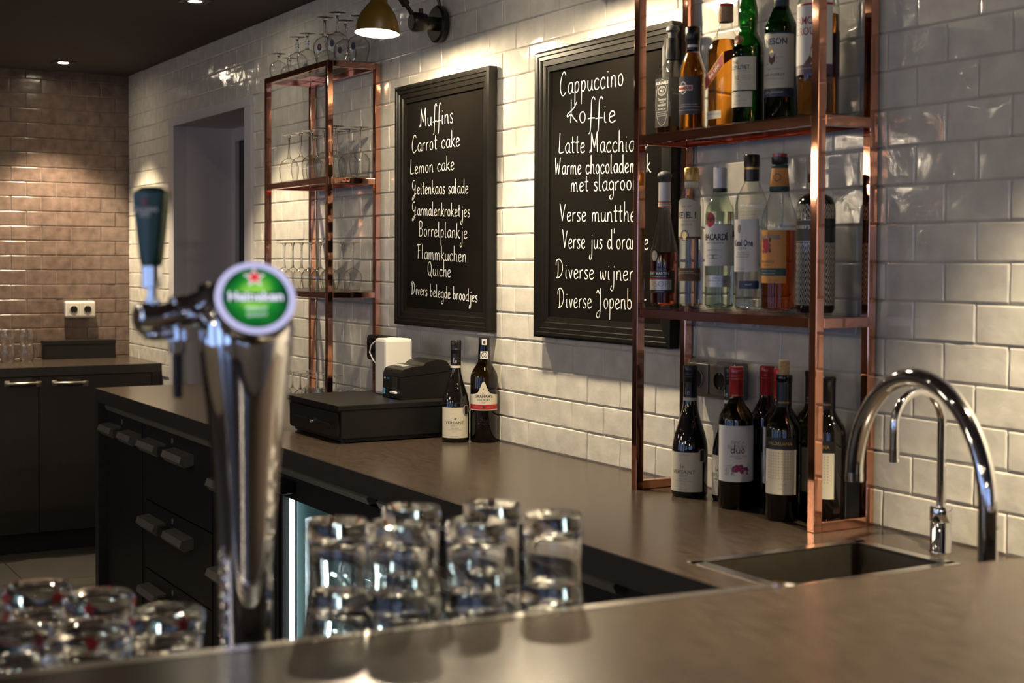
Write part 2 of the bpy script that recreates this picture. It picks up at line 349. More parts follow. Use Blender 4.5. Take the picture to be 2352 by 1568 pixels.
# ------------------------------------------------------------------ ceiling downlight fittings
lab = {0: 'square recessed ceiling downlight glowing in front of the brown tiled wall', 1: 'recessed ceiling downlight at the top edge, above the white tiled wall'}
for i, (x, y, e, ang) in enumerate(SPOTS):
    t = empty('ceiling_downlight', (x, y, CEIL), lab.get(i, 'unseen recessed warm ceiling downlight over the room, beyond the visible pair'), 'downlight', 'recessed ceiling downlights')
    m = MB(); m.box((-0.055, -0.055, -0.004), (0.055, -0.036, 0)); m.box((-0.055, 0.036, -0.004), (0.055, 0.055, 0)); m.box((-0.055, -0.036, -0.004), (-0.036, 0.036, 0)); m.box((0.036, -0.036, -0.004), (0.055, 0.036, 0))
    m.build('trim_plate', M_spotring, t)
    m = MB(); m.lathe([(0.036, -0.001), (0.030, -0.006), (0.026, -0.004), (0.0255, -0.001)], 24); m.build('ring', M_nickel, t)
    m = MB(); m.lathe([(0, -0.003), (0.025, -0.003)], 24); m.build('lens', M_spotlit, t)
for i, (x, y) in enumerate(FILL_GLOBES):  # bodies for the added fill globes, out of view
    t = empty('fill_globe', (x, y, 1.93), 'unseen opal glass globe added over the guest side for soft fill light', 'lamp', 'unseen globes added for fill light')
    m = MB(); m.lathe([(0.105*sin(pi*k/16), -0.105*cos(pi*k/16)) for k in range(17)], 24); m.build('globe', emit('lit_fill_globe', (1.0, 0.84, 0.62), 7.0, (.8, .8, .8)), t)
    m = MB(); m.lathe([(0, 0.095), (0.03, 0.095), (0.03, 0.13), (0, 0.14)], 20); m.build('cap', M_lampblk, t)
    m = MB(); m.tube([(0, 0, 0.13), (0, 0, CEIL-1.93)], 0.003, 8); m.build('cord', M_lampblk, t)
# ------------------------------------------------------------------ worktops
m = MB(); z0 = CT-0.055
SX0, SX1, SY0, SY1 = -2.055, -1.815, 1.592, 1.99
poly = [(-6.096, 1.505), (-1.16, 1.505), (-1.16, WALL_Y), (-6.096, WALL_Y)]
m.box((-6.096, 1.505, z0), (SX0, WALL_Y-0.001, CT)); m.box((SX0, SY1, z0), (SX1, WALL_Y-0.001, CT)); m.box((SX0, 1.505, z0), (SX1, SY0, CT)); m.box((SX1, 1.505, z0), (-1.16, WALL_Y-0.001, CT))
o = m.build('worktop', M_top); tag(o, 'long brown laminate worktop along the white tiled wall', 'worktop')
m = MB(); m.box((-6.096, 1.503, z0), (-1.5, 1.5052, CT-0.0012)); m.build('edge_band', M_topedge, o)
m = MB(); m.box((-6.096, 1.503, 0.0), (-6.040, WALL_Y-0.001, z0)); m.build('end_panel', M_topedge, o)
# sink with rim
t = empty('sink', (0, 0, 0), 'rectangular steel sink set into the worktop below the small chrome tap', 'sink')
m = MB()
for a, b in (((SX0-0.012, SY0-0.012), (SX0+0.012, SY1+0.012)), ((SX1-0.012, SY0-0.012), (SX1+0.012, SY1+0.012)), ((SX0, SY0-0.012), (SX1, SY0+0.012)), ((SX0, SY1-0.012), (SX1, SY1+0.012))):
    m.box((a[0], a[1], CT), (b[0], b[1], CT+0.002))
m.build('rim', M_stain, t)
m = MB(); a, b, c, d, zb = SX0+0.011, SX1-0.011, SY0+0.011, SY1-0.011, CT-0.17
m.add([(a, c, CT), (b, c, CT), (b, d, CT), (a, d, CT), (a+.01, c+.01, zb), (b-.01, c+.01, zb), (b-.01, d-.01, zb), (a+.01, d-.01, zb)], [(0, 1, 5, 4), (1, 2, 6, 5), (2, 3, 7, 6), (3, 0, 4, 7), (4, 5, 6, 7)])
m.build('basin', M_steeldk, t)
m = MB(); m.lathe([(0, 0.001), (0.02, 0.001), (0.024, 0.003), (0.03, 0.001)], 24, T((a+b)/2, c+0.25, zb+0.0005)); m.build('drain', M_chrome, t)
# ------------------------------------------------------------------ cabinets under the worktop (front plane y = 1.53)
YC = 1.535
def handle(parent, x0, x1, z, clip=True, yf=YC):
    """angular bar handle in two halves around a clip"""
    prof = [(0.0, -0.014), (-0.034, -0.022), (-0.052, -0.004), (-0.044, 0.018), (0.0, 0.024)]
    def bar(a, b):
        n = len(prof); vs = [(a, yf+p, z+q) for p, q in prof]+[(b, yf+p, z+q) for p, q in prof]
        return vs, [tuple(range(n)), tuple(range(2*n-1, n-1, -1))]+[(i, (i+1) % n, n+(i+1) % n, n+i) for i in range(n)]
    mid = (x0+x1)/2; g = 0.055
    for (a_, b_) in ((x0, mid-g), (mid+g, x1)): mm = MB(); v, f = bar(a_, b_); mm.add(v, f); h = mm.build('handle', M_handle, parent)
    mm = MB(); mm.box((mid-g, yf-0.034, z-0.016), (mid+g, yf, z+0.014), 0.003); c = mm.build('latch', M_hclip, parent)
    return h
def unit(x0, x1, fronts, label, name='bar_cabinet', hx=None):
    t = empty(name, (0, 0, 0), label, 'cabinet', 'black steel units under the worktop')
    mm = MB(); mm.box((x0+0.002, YC+0.03, 0.06), (x1-0.002, WALL_Y-0.05, 0.86)); mm.box((x0+0.002, YC+0.004, 0.06), (x0+0.02, YC+0.03, 0.86)); mm.box((x1-0.02, YC+0.004, 0.06), (x1-0.002, YC+0.03, 0.86))
    mm.build('carcass', M_plinth, t)
    mm = MB(); mm.box((x0+0.01, YC+0.05, 0.0), (x1-0.01, WALL_Y-0.05, 0.06)); mm.build('plinth', M_plinth, t)
    for (kind, z0, z1) in fronts:
        mm = MB(); mm.box((x0+0.022, YC, z0+0.003), (x1-0.022, YC+0.025, z1-0.003), 0.002)
        d = mm.build(kind, M_steelblk, t)
        a, b = hx if hx else (x0+0.05, x1-0.05)
        handle(d, a, b, z1-0.075)
        mm = MB(); mm.lathe([(0, 0), (0.011, 0), (0.011, 0.002), (0.009, 0.003), (0, 0.003)], 20, T(x0+(x1-x0)*0.45, YC, z1-0.03) @ RX(pi/2)); mm.build('badge', M_handle, d)
    return t
unit(-6.03, -5.47, [('door', 0.10, 0.835)], 'narrow black unit with one tall door at the far end of the worktop', hx=(-5.98, -5.50))
unit(-5.47, -4.62, [('drawer', 0.54, 0.835), ('drawer', 0.275, 0.54), ('drawer', 0.06, 0.275)], 'black unit with three stacked drawers, second from the far end', hx=(-5.40, -4.84))
unit(-4.62, -4.025, [('drawer', 0.50, 0.80), ('drawer', 0.20, 0.50)], 'black drawer unit half hidden behind the chrome beer column', hx=(-4.56, -4.1))
o = MB(); 
for a, b in ((-5.95, -3.32), (-3.26, -2.2)):
    n = [(0.0, -0.010), (-0.020, -0.012), (-0.028, 0.004), (-0.016, 0.014), (0.0, 0.014)]
    o.add([(a, YC+p, 0.852+q) for p, q in n]+[(b, YC+p, 0.852+q) for p, q in n], [tuple(range(5)), tuple(range(9, 4, -1))]+[(i, (i+1) % 5, 5+(i+1) % 5, 5+i) for i in range(5)])
tag(o.build('edge_rail', M_handle), 'long dark metal profile rail just under the worktop edge', 'rail')
# fridge with lit glass door
t = empty('bar_fridge', (0, 0, 0), 'undercounter bottle fridge with lit glass front behind the beer glasses', 'fridge')
fx0, fx1, fz0, fz1 = -4.022, -3.15, 0.12, 0.765
m = MB(); m.box((fx0, YC+0.02, 0.06), (fx0+0.03, 2.08, 0.84)); m.box((fx1-0.03, YC+0.02, 0.06), (fx1, 2.08, 0.84)); m.box((fx0, YC+0.02, fz1+0.005), (fx1, 2.08, 0.84)); m.box((fx0, YC+0.02, 0.06), (fx1, 2.08, fz0)); m.box((fx0, 2.04, 0.06), (fx1, 2.08, 0.84))
m.build('housing', M_plinth, t)
M_teal = mat('fridge_interior', (0.30, 0.46, 0.47), 0.5)
m = MB(); m.box((fx0+0.03, YC+0.05, fz0), (fx0+0.035, 2.04, fz1)); m.box((fx1-0.035, YC+0.05, fz0), (fx1-0.03, 2.04, fz1)); m.box((fx0+0.03, 2.035, fz0), (fx1-0.03, 2.04, fz1)); m.box((fx0+0.03, YC+0.05, fz0), (fx1-0.03, 2.04, fz0+0.005))
m.build('lining', M_teal, t)
m = MB(); m.box((fx0+0.037, YC+0.022, fz0+0.01), (fx0+0.060, YC+0.030, fz1-0.005)); m.build('light_strip', emit('fridge_led', (0.80, 0.92, 1.0), 5.0, (0.8, 0.8, 0.8)), t)
for z in (0.34, 0.55):
    m = MB()
    for i in range(9): m.box((fx0+0.04, YC+0.10+i*0.05, z), (fx1-0.04, YC+0.104+i*0.05, z+0.004))
    m.box((fx0+0.04, YC+0.095, z-0.006), (fx1-0.04, YC+0.100, z+0.006)); m.build('wire_shelf', M_chrome, t)
m = MB(); m.box((fx0+0.02, YC+0.002, fz0-0.02), (fx0+0.034, YC+0.018, fz1+0.02)); m.box((fx1-0.034, YC+0.002, fz0-0.02), (fx1-0.02, YC+0.018, fz1+0.02)); m.box((fx0+0.02, YC+0.002, fz1), (fx1-0.02, YC+0.018, 0.83)); m.box((fx0+0.02, YC+0.002, 0.06), (fx1-0.02, YC+0.018, fz0))
d = m.build('door', M_steelblk, t)
m = MB(); m.box((fx0+0.034, YC+0.008, fz0), (fx1-0.034, YC+0.012, fz1)); m.build('pane', M_pane, d)
m = MB(); m.box((fx0+0.03, YC-0.045, 0.785), (fx0+0.14, YC, 0.822), 0.006); m.build('latch', M_hclip, d)
light('fridge_led_light', 'AREA', (fx0+0.075, YC+0.06, 0.45), 2.2, (0.75, 0.92, 1.0), (1, 0.5, 0), shape='RECTANGLE', size=0.03, size_y=0.5)
nb = 0
for z, cap in ((0.554, C_black), (0.344, P_lime)):
    for i in range(4):
        x = fx0+0.16+i*0.075; nb += 1
        b = empty('fridge_bottle', (x, YC+0.17, z), '%s bottle on %s shelf of lit fridge, %s from light strip' % ('dark' if cap is C_black else 'lime-capped soft drink', 'upper' if cap is C_black else 'lower', ['nearest', 'second', 'third', 'fourth'][i]), 'bottle', 'bottles in the fridge')
        m = MB(); m.lathe([(0, 0), (0.029, 0), (0.03, 0.01), (0.03, 0.09), (0.014, 0.13), (0.013, 0.16), (0, 0.16)], 20); m.build('glass_body', M_bclear if cap is P_lime else M_bdark, b)
        m = MB(); m.lathe([(0.015, 0.152), (0.016, 0.17), (0, 0.172)], 16); m.build('cap', cap, b)
unit(-3.15, -2.35, [('drawer', 0.50, 0.80), ('drawer', 0.15, 0.50)], 'black drawer unit in shadow between fridge and sink')
t = empty('sink_cabinet', (0, 0, 0), 'black steel cabinet in deep shadow under the sink', 'cabinet')
m = MB(); m.box((-2.35, YC, 0.0), (SX0-0.02, WALL_Y-0.05, 0.86)); m.box((SX1+0.02, YC, 0.0), (-1.2, WALL_Y-0.05, 0.86)); m.box((SX0-0.02, YC, 0.0), (SX1+0.02, YC+0.02, 0.86)); m.build('carcass', M_steelblk, t)
# ------------------------------------------------------------------ far counter on the brown wall
t = empty('far_cabinet', (0, 0, 0), 'dark oak cabinet with bar handles along the brown tiled wall', 'cabinet')
FXc = -7.28; FZ = 0.928
m = MB(); m.box((XL+0.002, -1.6, 0.10), (FXc-0.03, WALL_Y-0.002, FZ-0.045)); m.box((FXc-0.05, WALL_Y-0.05, 0.0), (FXc, WALL_Y-0.002, FZ-0.045)); m.build('carcass', M_wood, t)
m = MB(); m.box((XL+0.002, -1.6, 0), (FXc-0.06, WALL_Y-0.05, 0.10)); m.build('plinth', M_plinth, t)
edges = [-1.2, -0.56, 0.10, 0.80, 1.52, WALL_Y-0.052]
for a, b in zip(edges[:-1], edges[1:]):
    m = MB(); m.box((FXc-0.028, a+0.002, 0.10), (FXc-0.004, b-0.002, FZ-0.05), 0.001); d = m.build('door', M_wood, t)
for (pa, pb, yy) in ((17, 90, 882), (126, 198, 880)):
    A = atX(pa, yy, FXc+0.01); B = atX(pb, yy, FXc+0.01); h = MB()
    for q in (A, B): h.box((FXc-0.004, q.y-0.013, q.z-0.015), (FXc+0.006, q.y+0.013, q.z+0.015), 0.003)
    h.tube([(FXc+0.003, A.y, A.z), (FXc+0.022, A.y+0.02, A.z), (FXc+0.027, (A.y+B.y)/2, A.z), (FXc+0.022, B.y-0.02, A.z), (FXc+0.003, B.y, A.z)], 0.007, 10)
    h.build('handle', M_nickel, t)
m = MB(); m.box((XL+0.002, -1.6, FZ-0.045), (FXc, WALL_Y-0.002, FZ), 0.0015); o = tag(m.build('far_worktop', M_top), 'brown laminate worktop on the dark oak cabinet by the brown tiled wall', 'worktop')
m = MB(); m.box((FXc-0.0005, -1.6, FZ-0.0445), (FXc+0.0012, WALL_Y-0.003, FZ-0.001)); m.build('edge_band', M_topedge, o)
# low black box on it
t = empty('storage_box', (0, 0, 0), 'low black box on the far worktop below the white double socket', 'box')
m = MB(); m.box((-7.86, 1.655, FZ), (-7.79, 2.035, FZ+0.094), 0.002); m.build('box_body', M_bplast, t)
m = MB(); m.box((-7.862, 1.653, FZ+0.078), (-7.788, 2.037, FZ+0.100), 0.002); m.build('lid', M_bplast, t)
# glass mugs stacked two high
def mug_proto():
    t = empty('glass_mug', (0, 0, 0), 'x', 'mug', 'stacked glass mugs on the far worktop')
    m = MB(); m.lathe([(0, 0.004), (0.026, 0.004), (0.028, 0.0), (0.034, 0.008), (0.038, 0.03), (0.0385, 0.05), (0.035, 0.072), (0.034, 0.085), (0.0320, 0.085), (0.033, 0.072), (0.0365, 0.05), (0.036, 0.03), (0.031, 0.010), (0, 0.009)], 28); m.build('cup', M_solid, t)
    m = MB(); m.tube(arc((0.036, 0, 0.045), 0.024, -1.35, 1.35, 12, (1, 0, 0), (0, 0, 1)), 0.0045, 8); m.build('handle', M_solid, t); return t
mg = mug_proto(); i = 0
for j, (yy, nm) in enumerate(((1.55, 'rightmost column'), (1.455, 'middle column'), (1.37, 'leftmost visible column'))):
    for lev in (0, 1):
        l = 'clear glass mug, %s in the %s on the far worktop' % ('lower one' if lev == 0 else 'upper one', nm)
        L_ = (-7.72, yy, FZ+lev*0.0862)
        if i == 0: mg.location = L_; mg['label'] = l; mg.rotation_euler = (0, 0, radians(60))
        else: dup(mg, L_, l, rz=radians(60))
        i += 1
# ------------------------------------------------------------------ wall sockets
def socket(loc, rz, n, m1, m2, label, w=0.085):
    t = empty('wall_socket', loc, label, 'socket', None, rz)   # local: x along the wall, -y out of it
    W = w*n
    m = MB(); m.box((-W/2, -0.042, -0.045), (W/2, 0, 0.045), 0.010); m.build('back_box', m1, t)
    for i in range(n):
        cx = (i-(n-1)/2)*(w*0.93); p = MB()
        p.box((cx-w*0.43, -0.047, -0.036), (cx+w*0.43, -0.040, 0.036), 0.003); pp = p.build('outlet', m2, t)
        p = MB(); p.lathe([(0.020, 0.0), (0.023, 0.0), (0.023, 0.0025), (0.0205, 0.003)], 28, T(cx, -0.047, 0) @ RX(pi/2)); p.build('ring', m2, pp)
        p = MB(); p.lathe([(0, 0.0006), (0.0205, 0.0006)], 28, T(cx, -0.047, 0) @ RX(pi/2)); p.build('recess', M_bplast, pp)
        
        for zz_ in (-0.0168, 0.0168): p = MB(); p.box((cx-0.003, -0.0495, zz_-.0028), (cx+0.003, -0.047, zz_+.0028)); p.build('earth_clip', M_nickel, pp)
    return t
socket((XL+0.006, 1.861, 1.193), pi/2, 2, M_wplast, M_socket, 'white double wall socket on the brown tiled wall', 0.080)
socket((-4.49, WALL_Y-0.004, 1.160), 0, 3, M_bplast, M_bplast, 'black triple wall socket behind the white router box', 0.082)
socket((-2.655, WALL_Y-0.004, 1.190), 0, 2, M_sockmetal, M_sockmetal, 'grey double wall socket behind the wine bottles', 0.092)
# ------------------------------------------------------------------ copper racks
def rack(x0, x1, yf, yb, levels, label):
    t = empty('copper_rack', (x0, yf, CT), label, 'rack', 'copper framed glass shelving racks')
    s = 0.021; W = x1-x0; Dp = yb-yf; H = levels[-1]-CT
    for (a, b) in ((0, 0), (W-s, 0), (0, Dp-s), (W-s, Dp-s)):
        m = MB(); m.box((a, b, 0), (a+s, b+s, H), 0.0015); m.build('post', M_copper, t)
    for a in (0, W-s):
        m = MB(); m.box((a, s, 0), (a+s, Dp-s, s), 0.0015); m.build('foot_rail', M_copper, t)
    for z in levels:
        h = z-CT; m = MB()
        m.box((s, 0, h-s), (W-s, s, h), 0.0015); m.box((s, Dp-s, h-s), (W-s, Dp, h), 0.0015); m.box((0, s, h-s), (s, Dp-s, h), 0.0015); m.box((W-s, s, h-s), (W, Dp-s, h), 0.0015)
        f = m.build('shelf_frame', M_copper, t)
        m = MB(); m.box((s*0.6, s*0.6, h+0.0002), (W-s*0.6, Dp-s*0.6, h+0.005)); m.build('glass_shelf', M_pane, t)
        for (a, b) in ((0.1*W, 0.5*Dp), (0.86*W, 0.5*Dp)):
            m = MB(); m.lathe([(0, -0.012), (0.006, -0.012), (0.008, -0.008), (0.008, 0)], 12, T(W*0.27 if a < W/2 else a, Dp-s-0.008, h-0.001)); m.build('shelf_bumper', M_thin, f)
    return t
LR = (-5.20, -4.58, 1.93, WALL_Y-0.008); RR = (-2.80, -2.158, 1.97, WALL_Y-0.006)
rack(*LR, [1.356, 1.757, 2.162], 'tall copper rack full of upturned glasses beside the doorway')
rack(*RR, [1.356, 1.767, 2.18], 'tall copper rack of liquor bottles near the sink')
# ------------------------------------------------------------------ chalkboards with handwriting
G = {}
def g(c, w, *st): G[c] = (w, st)
g('a', .62, [(.55,.95),(.3,1),(.08,.7),(.05,.35),(.22,.02),(.42,.12),(.55,.5),(.56,.95)], [(.56,.95),(.55,.4),(.6,.08),(.72,.05)])
g('b', .6, [(.08,2.1),(.08,1),(.08,.1)], [(.08,.2),(.3,0),(.52,.25),(.5,.7),(.3,.95),(.08,.75)])
g('c', .55, [(.52,.8),(.35,1),(.12,.8),(.04,.4),(.18,.04),(.4,.02),(.55,.2)])
g('d', .65, [(.52,.7),(.35,.98),(.12,.8),(.05,.35),(.2,.02),(.42,.15),(.54,.5)], [(.56,2.0),(.55,1),(.58,.1),(.68,.02)])
g('e', .55, [(.08,.5),(.3,.55),(.5,.72),(.4,.98),(.2,.95),(.06,.6),(.1,.15),(.3,0),(.55,.18)])
g('f', .5, [(.62,2.05),(.5,2.3),(.35,2.05),(.3,1.2),(.28,.2),(.22,-.8),(.1,-1.0)], [(.02,.35),(.3,.42),(.6,.42)])
g('g', .62, [(.54,.75),(.34,1),(.1,.75),(.08,.3),(.28,.05),(.5,.3),(.56,.85)], [(.56,.95),(.56,.1),(.52,-.7),(.3,-1.0),(.1,-.75),(.3,-.45)])
g('h', .6, [(.08,2.1),(.08,1),(.06,0)], [(.08,.55),(.25,.95),(.45,.95),(.5,.5),(.5,.1),(.62,.02)])
g('i', .28, [(.12,.95),(.1,.4),(.14,.05),(.24,.02)], [(.12,1.38),(.15,1.45)])
g('j', .4, [(.3,.95),(.3,0),(.26,-.8),(.1,-1.15),(-.08,-.95),(.05,-.6)], [(.3,1.35),(.33,1.45)])
g('k', .55, [(.08,2.0),(.08,1),(.06,0)], [(.5,1.05),(.28,.75),(.1,.55),(.3,.3),(.52,.0),(.6,.05)])
g('l', .28, [(.1,2.1),(.08,1),(.1,.1),(.24,.02)])
g('m', .95, [(.06,.95),(.08,.4),(.06,0)], [(.08,.6),(.22,.95),(.38,.9),(.42,.4),(.42,.0)], [(.42,.6),(.58,.95),(.76,.9),(.8,.4),(.84,.03),(.92,.03)])
g('n', .62, [(.06,.95),(.08,.4),(.06,0)], [(.08,.6),(.25,.95),(.45,.9),(.5,.4),(.54,.03),(.62,.02)])
g('o', .58, [(.3,1),(.1,.82),(.05,.4),(.2,.03),(.42,.08),(.53,.5),(.42,.92),(.25,1)])
g('p', .6, [(.08,1),(.08,0),(.06,-1.1)], [(.08,.6),(.25,.98),(.48,.88),(.52,.4),(.3,.05),(.08,.2)])
g('r', .42, [(.06,.95),(.08,.4),(.06,0)], [(.08,.6),(.2,.9),(.42,.98)])
g('s', .45, [(.42,.88),(.25,1),(.08,.82),(.2,.55),(.4,.32),(.34,.04),(.14,0),(.02,.15)])
g('t', .42, [(.2,1.7),(.18,.8),(.2,.1),(.38,.05)], [(.0,1.05),(.2,1.08),(.42,1.1)])
g('u', .6, [(.06,.95),(.06,.3),(.2,.02),(.4,.1),(.5,.5)], [(.52,.95),(.52,.3),(.58,.04),(.66,.04)])
g('v', .5, [(.04,.95),(.2,.3),(.26,.02),(.36,.4),(.46,.95)])
g('w', .75, [(.04,.95),(.1,.3),(.2,.02),(.34,.4),(.38,.8)], [(.38,.8),(.44,.2),(.54,.02),(.66,.4),(.72,.98)])
g('z', .5, [(.06,.92),(.46,.95),(.06,.03),(.5,.05)])
g("'", .25, [(.12,2.1),(.1,1.6)])
g('M', 1.0, [(-.1,.0),(.02,.25),(.1,.1),(.12,1.2),(.14,2.0)], [(.14,2.0),(.3,1.2),(.48,.5)], [(.48,.5),(.7,1.5),(.82,2.05)], [(.82,2.05),(.82,1),(.86,.05)])
g('C', .8, [(.72,1.75),(.55,2.1),(.3,1.9),(.1,1.2),(.08,.5),(.25,0),(.5,-.05),(.75,.25)])
g('L', .7, [(.18,2.1),(.14,1.2),(.06,.1)], [(.06,.1),(.3,.02),(.7,.15)])
g('G', .95, [(.52,2.0),(.22,1.95),(.03,1.45),(.10,.85),(.38,.62),(.62,.95),(.70,1.35)], [(.70,1.35),(.62,.4),(.42,-.45),(.12,-.85),(.02,-.6),(.40,-.15),(.85,.1)])
g('B', .8, [(.12,2.0),(.14,1),(.1,0)], [(-.02,1.7),(.25,2.1),(.6,1.9),(.55,1.3),(.2,1.05)], [(.2,1.05),(.62,.95),(.68,.35),(.4,0),(.1,.05)])
g('F', .65, [(.15,2.0),(.16,1),(.1,0)], [(-.08,1.75),(.05,2.0),(.35,1.95),(.7,2.1)], [(.1,1.1),(.45,1.2)])
g('Q', .85, [(.45,1.9),(.15,1.6),(.08,.7),(.3,.05),(.62,.3),(.72,1.1),(.55,1.8),(.35,1.9)], [(.4,.5),(.6,.1),(.85,-.25)])
g('D', .95, [(.2,1.9),(.22,1),(.16,0)], [(-.05,1.4),(.0,1.9),(.35,2.1),(.7,1.7),(.78,.9),(.5,.2),(.1,.0),(-.02,.1)])
g('K', .85, [(.3,2.1),(.3,1),(.25,0)], [(.8,1.9),(.5,1.3),(.0,.8),(-.02,.55),(.3,.75),(.55,.4),(.85,.05)])
g('W', .95, [(.06,2.0),(.1,1),(.14,.0)], [(.14,0),(.3,.7),(.42,1.3)], [(.42,1.3),(.5,.6),(.58,.05)], [(.58,.05),(.75,1.1),(.85,2.0)])
g('V', .75, [(.0,2.0),(.15,1.2),(.32,.05)], [(.32,.05),(.5,1.0),(.7,1.9)])
g('J', .75, [(-.02,1.6),(.15,1.9),(.35,1.5)], [(.5,2.1),(.48,.8),(.4,-.6),(.15,-1.0),(-.05,-.7),(.15,-.35),(.5,-.1)])
def smooth(pts, n=5):
    if len(pts) < 3: return pts
    P_ = [pts[0]]+list(pts)+[pts[-1]]; out = []
    for i in range(1, len(P_)-2):
        a, b, c, d = P_[i-1:i+3]
        for k in range(n):
            t = k/n
            out.append(tuple(0.5*((2*b[j])+(-a[j]+c[j])*t+(2*a[j]-5*b[j]+4*c[j]-d[j])*t*t+(-a[j]+3*b[j]-3*c[j]+d[j])*t**3) for j in (0, 1)))
    out.append(pts[-1]); return out
def script(mb, s, place, width, xh, r=0.0016, flat=0.3):
    """hand lettering as painted strokes; place(u, v) -> 3D point, width = run of the whole line"""
    adv = sum((G[c][0]+.16) if c in G else .55 for c in s); k = width/adv; x = 0
    for c in s:
        if c not in G: x += .55; continue
        w_, st = G[c]
        for q in st:
            pl = smooth(q); pts = [place((x+a)*k, b*xh) for a, b in pl]
            dup_ = [pts[0]]
            for p in pts[1:]:
                if (p-dup_[-1]).length > 1e-5: dup_.append(p)
            if len(dup_) < 2: continue
            n = len(dup_); mb.tube(dup_, [r*(1.0 if 0 < i < n-1 else 0.75) for i in range(n)], 5)
        x += w_+.16
def board(x0, x1, z0, z1, label, lines, name='chalkboard'):
    th = 0.028; lean = 0.0
    t = empty(name, (0, 0, 0), label, 'chalkboard', 'framed menu chalkboards')
    yb = WALL_Y-0.006; fr = 0.058
    prof = [(0, th), (0.006, th+0.002), (0.014, th+0.002), (0.016, th-0.002), (0.026, th-0.002), (0.028, th-0.006), (0.042, th-0.007), (0.044, th-0.011), (fr, th-0.013), (fr, 0.006), (0, 0.0)]
    m = MB(); n = len(prof)
    corners = [(x0, z0, 1, 1), (x1, z0, -1, 1), (x1, z1, -1, -1), (x0, z1, 1, -1)]
    vs = []
    for (cx, cz, sx, sz) in corners:
        for (d, h) in prof: vs.append((cx+sx*d, yb-h, cz+sz*d))
    fs = []
    for i in range(4):
        j = (i+1) % 4
        for k in range(n): l = (k+1) % n; fs.append((i*n+k, j*n+k, j*n+l, i*n+l))
    m.add(vs, fs); m.build('frame', M_frame, t)
    m = MB(); m.box((x0+fr-0.002, yb-0.009, z0+fr-0.002), (x1-fr+0.002, yb-0.002, z1-fr+0.002)); pn = m.build('panel', M_slate, t)
    ys = yb-0.0094
    for (s, xa, ya, xb, yb_, xh) in lines:
        A = atY(xa, ya, ys); B = atY(xb, yb_, ys); d = (B-A); W = d.length; d.normalize()
        up = V((0, 0, 1)); m = MB(); script(m, s, lambda u, v, A=A, d=d, up=up: A+d*u+up*v, W, xh)
        for v in m.v: v.y = ys+(v.y-ys)*0.35
        m.build('handwriting', M_chalk, pn)
    return t
L1 = [('Muffins', 965, 292, 1043, 281, .030), ('Carrot cake', 946, 350, 1058, 335, .027), ('Lemon cake', 942, 400, 1045, 389, .024),
      ('Geitenkaas salade', 947, 446, 1077, 444, .023), ('Garmalenkroketjes', 947, 494, 1081, 498, .022), ('Borrelplankje', 962, 542, 1075, 548, .024),
      ('Flammkuchen', 959, 594, 1073, 602, .024), ('Quiche', 982, 632, 1037, 637, .024), ('Divers belegde broodjes', 945, 675, 1098, 694, .020)]
L2 = [('Cappuccino', 1286, 219, 1435, 195, .030), ('Koffie', 1304, 282, 1418, 281, .030), ('Latte Macchiato', 1283, 352, 1488, 347, .027),
      ('Warme chocolademelk', 1275, 401, 1497, 395, .024), ('met slagroom', 1311, 440, 1476, 435, .024), ('Verse muntthee', 1286, 508, 1477, 509, .025),
      ('Verse jus d\'orange', 1292, 570, 1492, 573, .026), ('Diverse wijnen', 1278, 638, 1462, 645, .025), ('Diverse Jopenbier', 1282, 706, 1487, 711, .026)]
A, B = atY(903.5, 201, 2.106), atY(1120, 765, 2.106)
board(-4.41, -3.752, 1.250, 2.058, 'tall framed chalkboard listing muffins, cakes and savoury snacks', L1)
board(-3.485, -2.832, 1.252, 2.062, 'tall framed chalkboard listing coffees and drinks, partly behind the copper rack', L2)
m = MB(); q = atY(1121, 243, WALL_Y-0.02)
m.tube([q+V((0, 0, .006)), q+V((.012, 0, 0)), q+V((0, 0, -.006)), q+V((-.004, 0, .002)), q+V((0, 0, .006))], 0.002, 6)
m.tube([q, q+V((.006, 0, -.03)), q+V((.002, 0, -.065)), q+V((-.005, 0, -.09)), q+V((-.012, 0, -.10))], 0.0014, 6)
tag(m.build('string_hook', M_nickel), 'small metal hook with looped string beside the snacks chalkboard', 'hook')
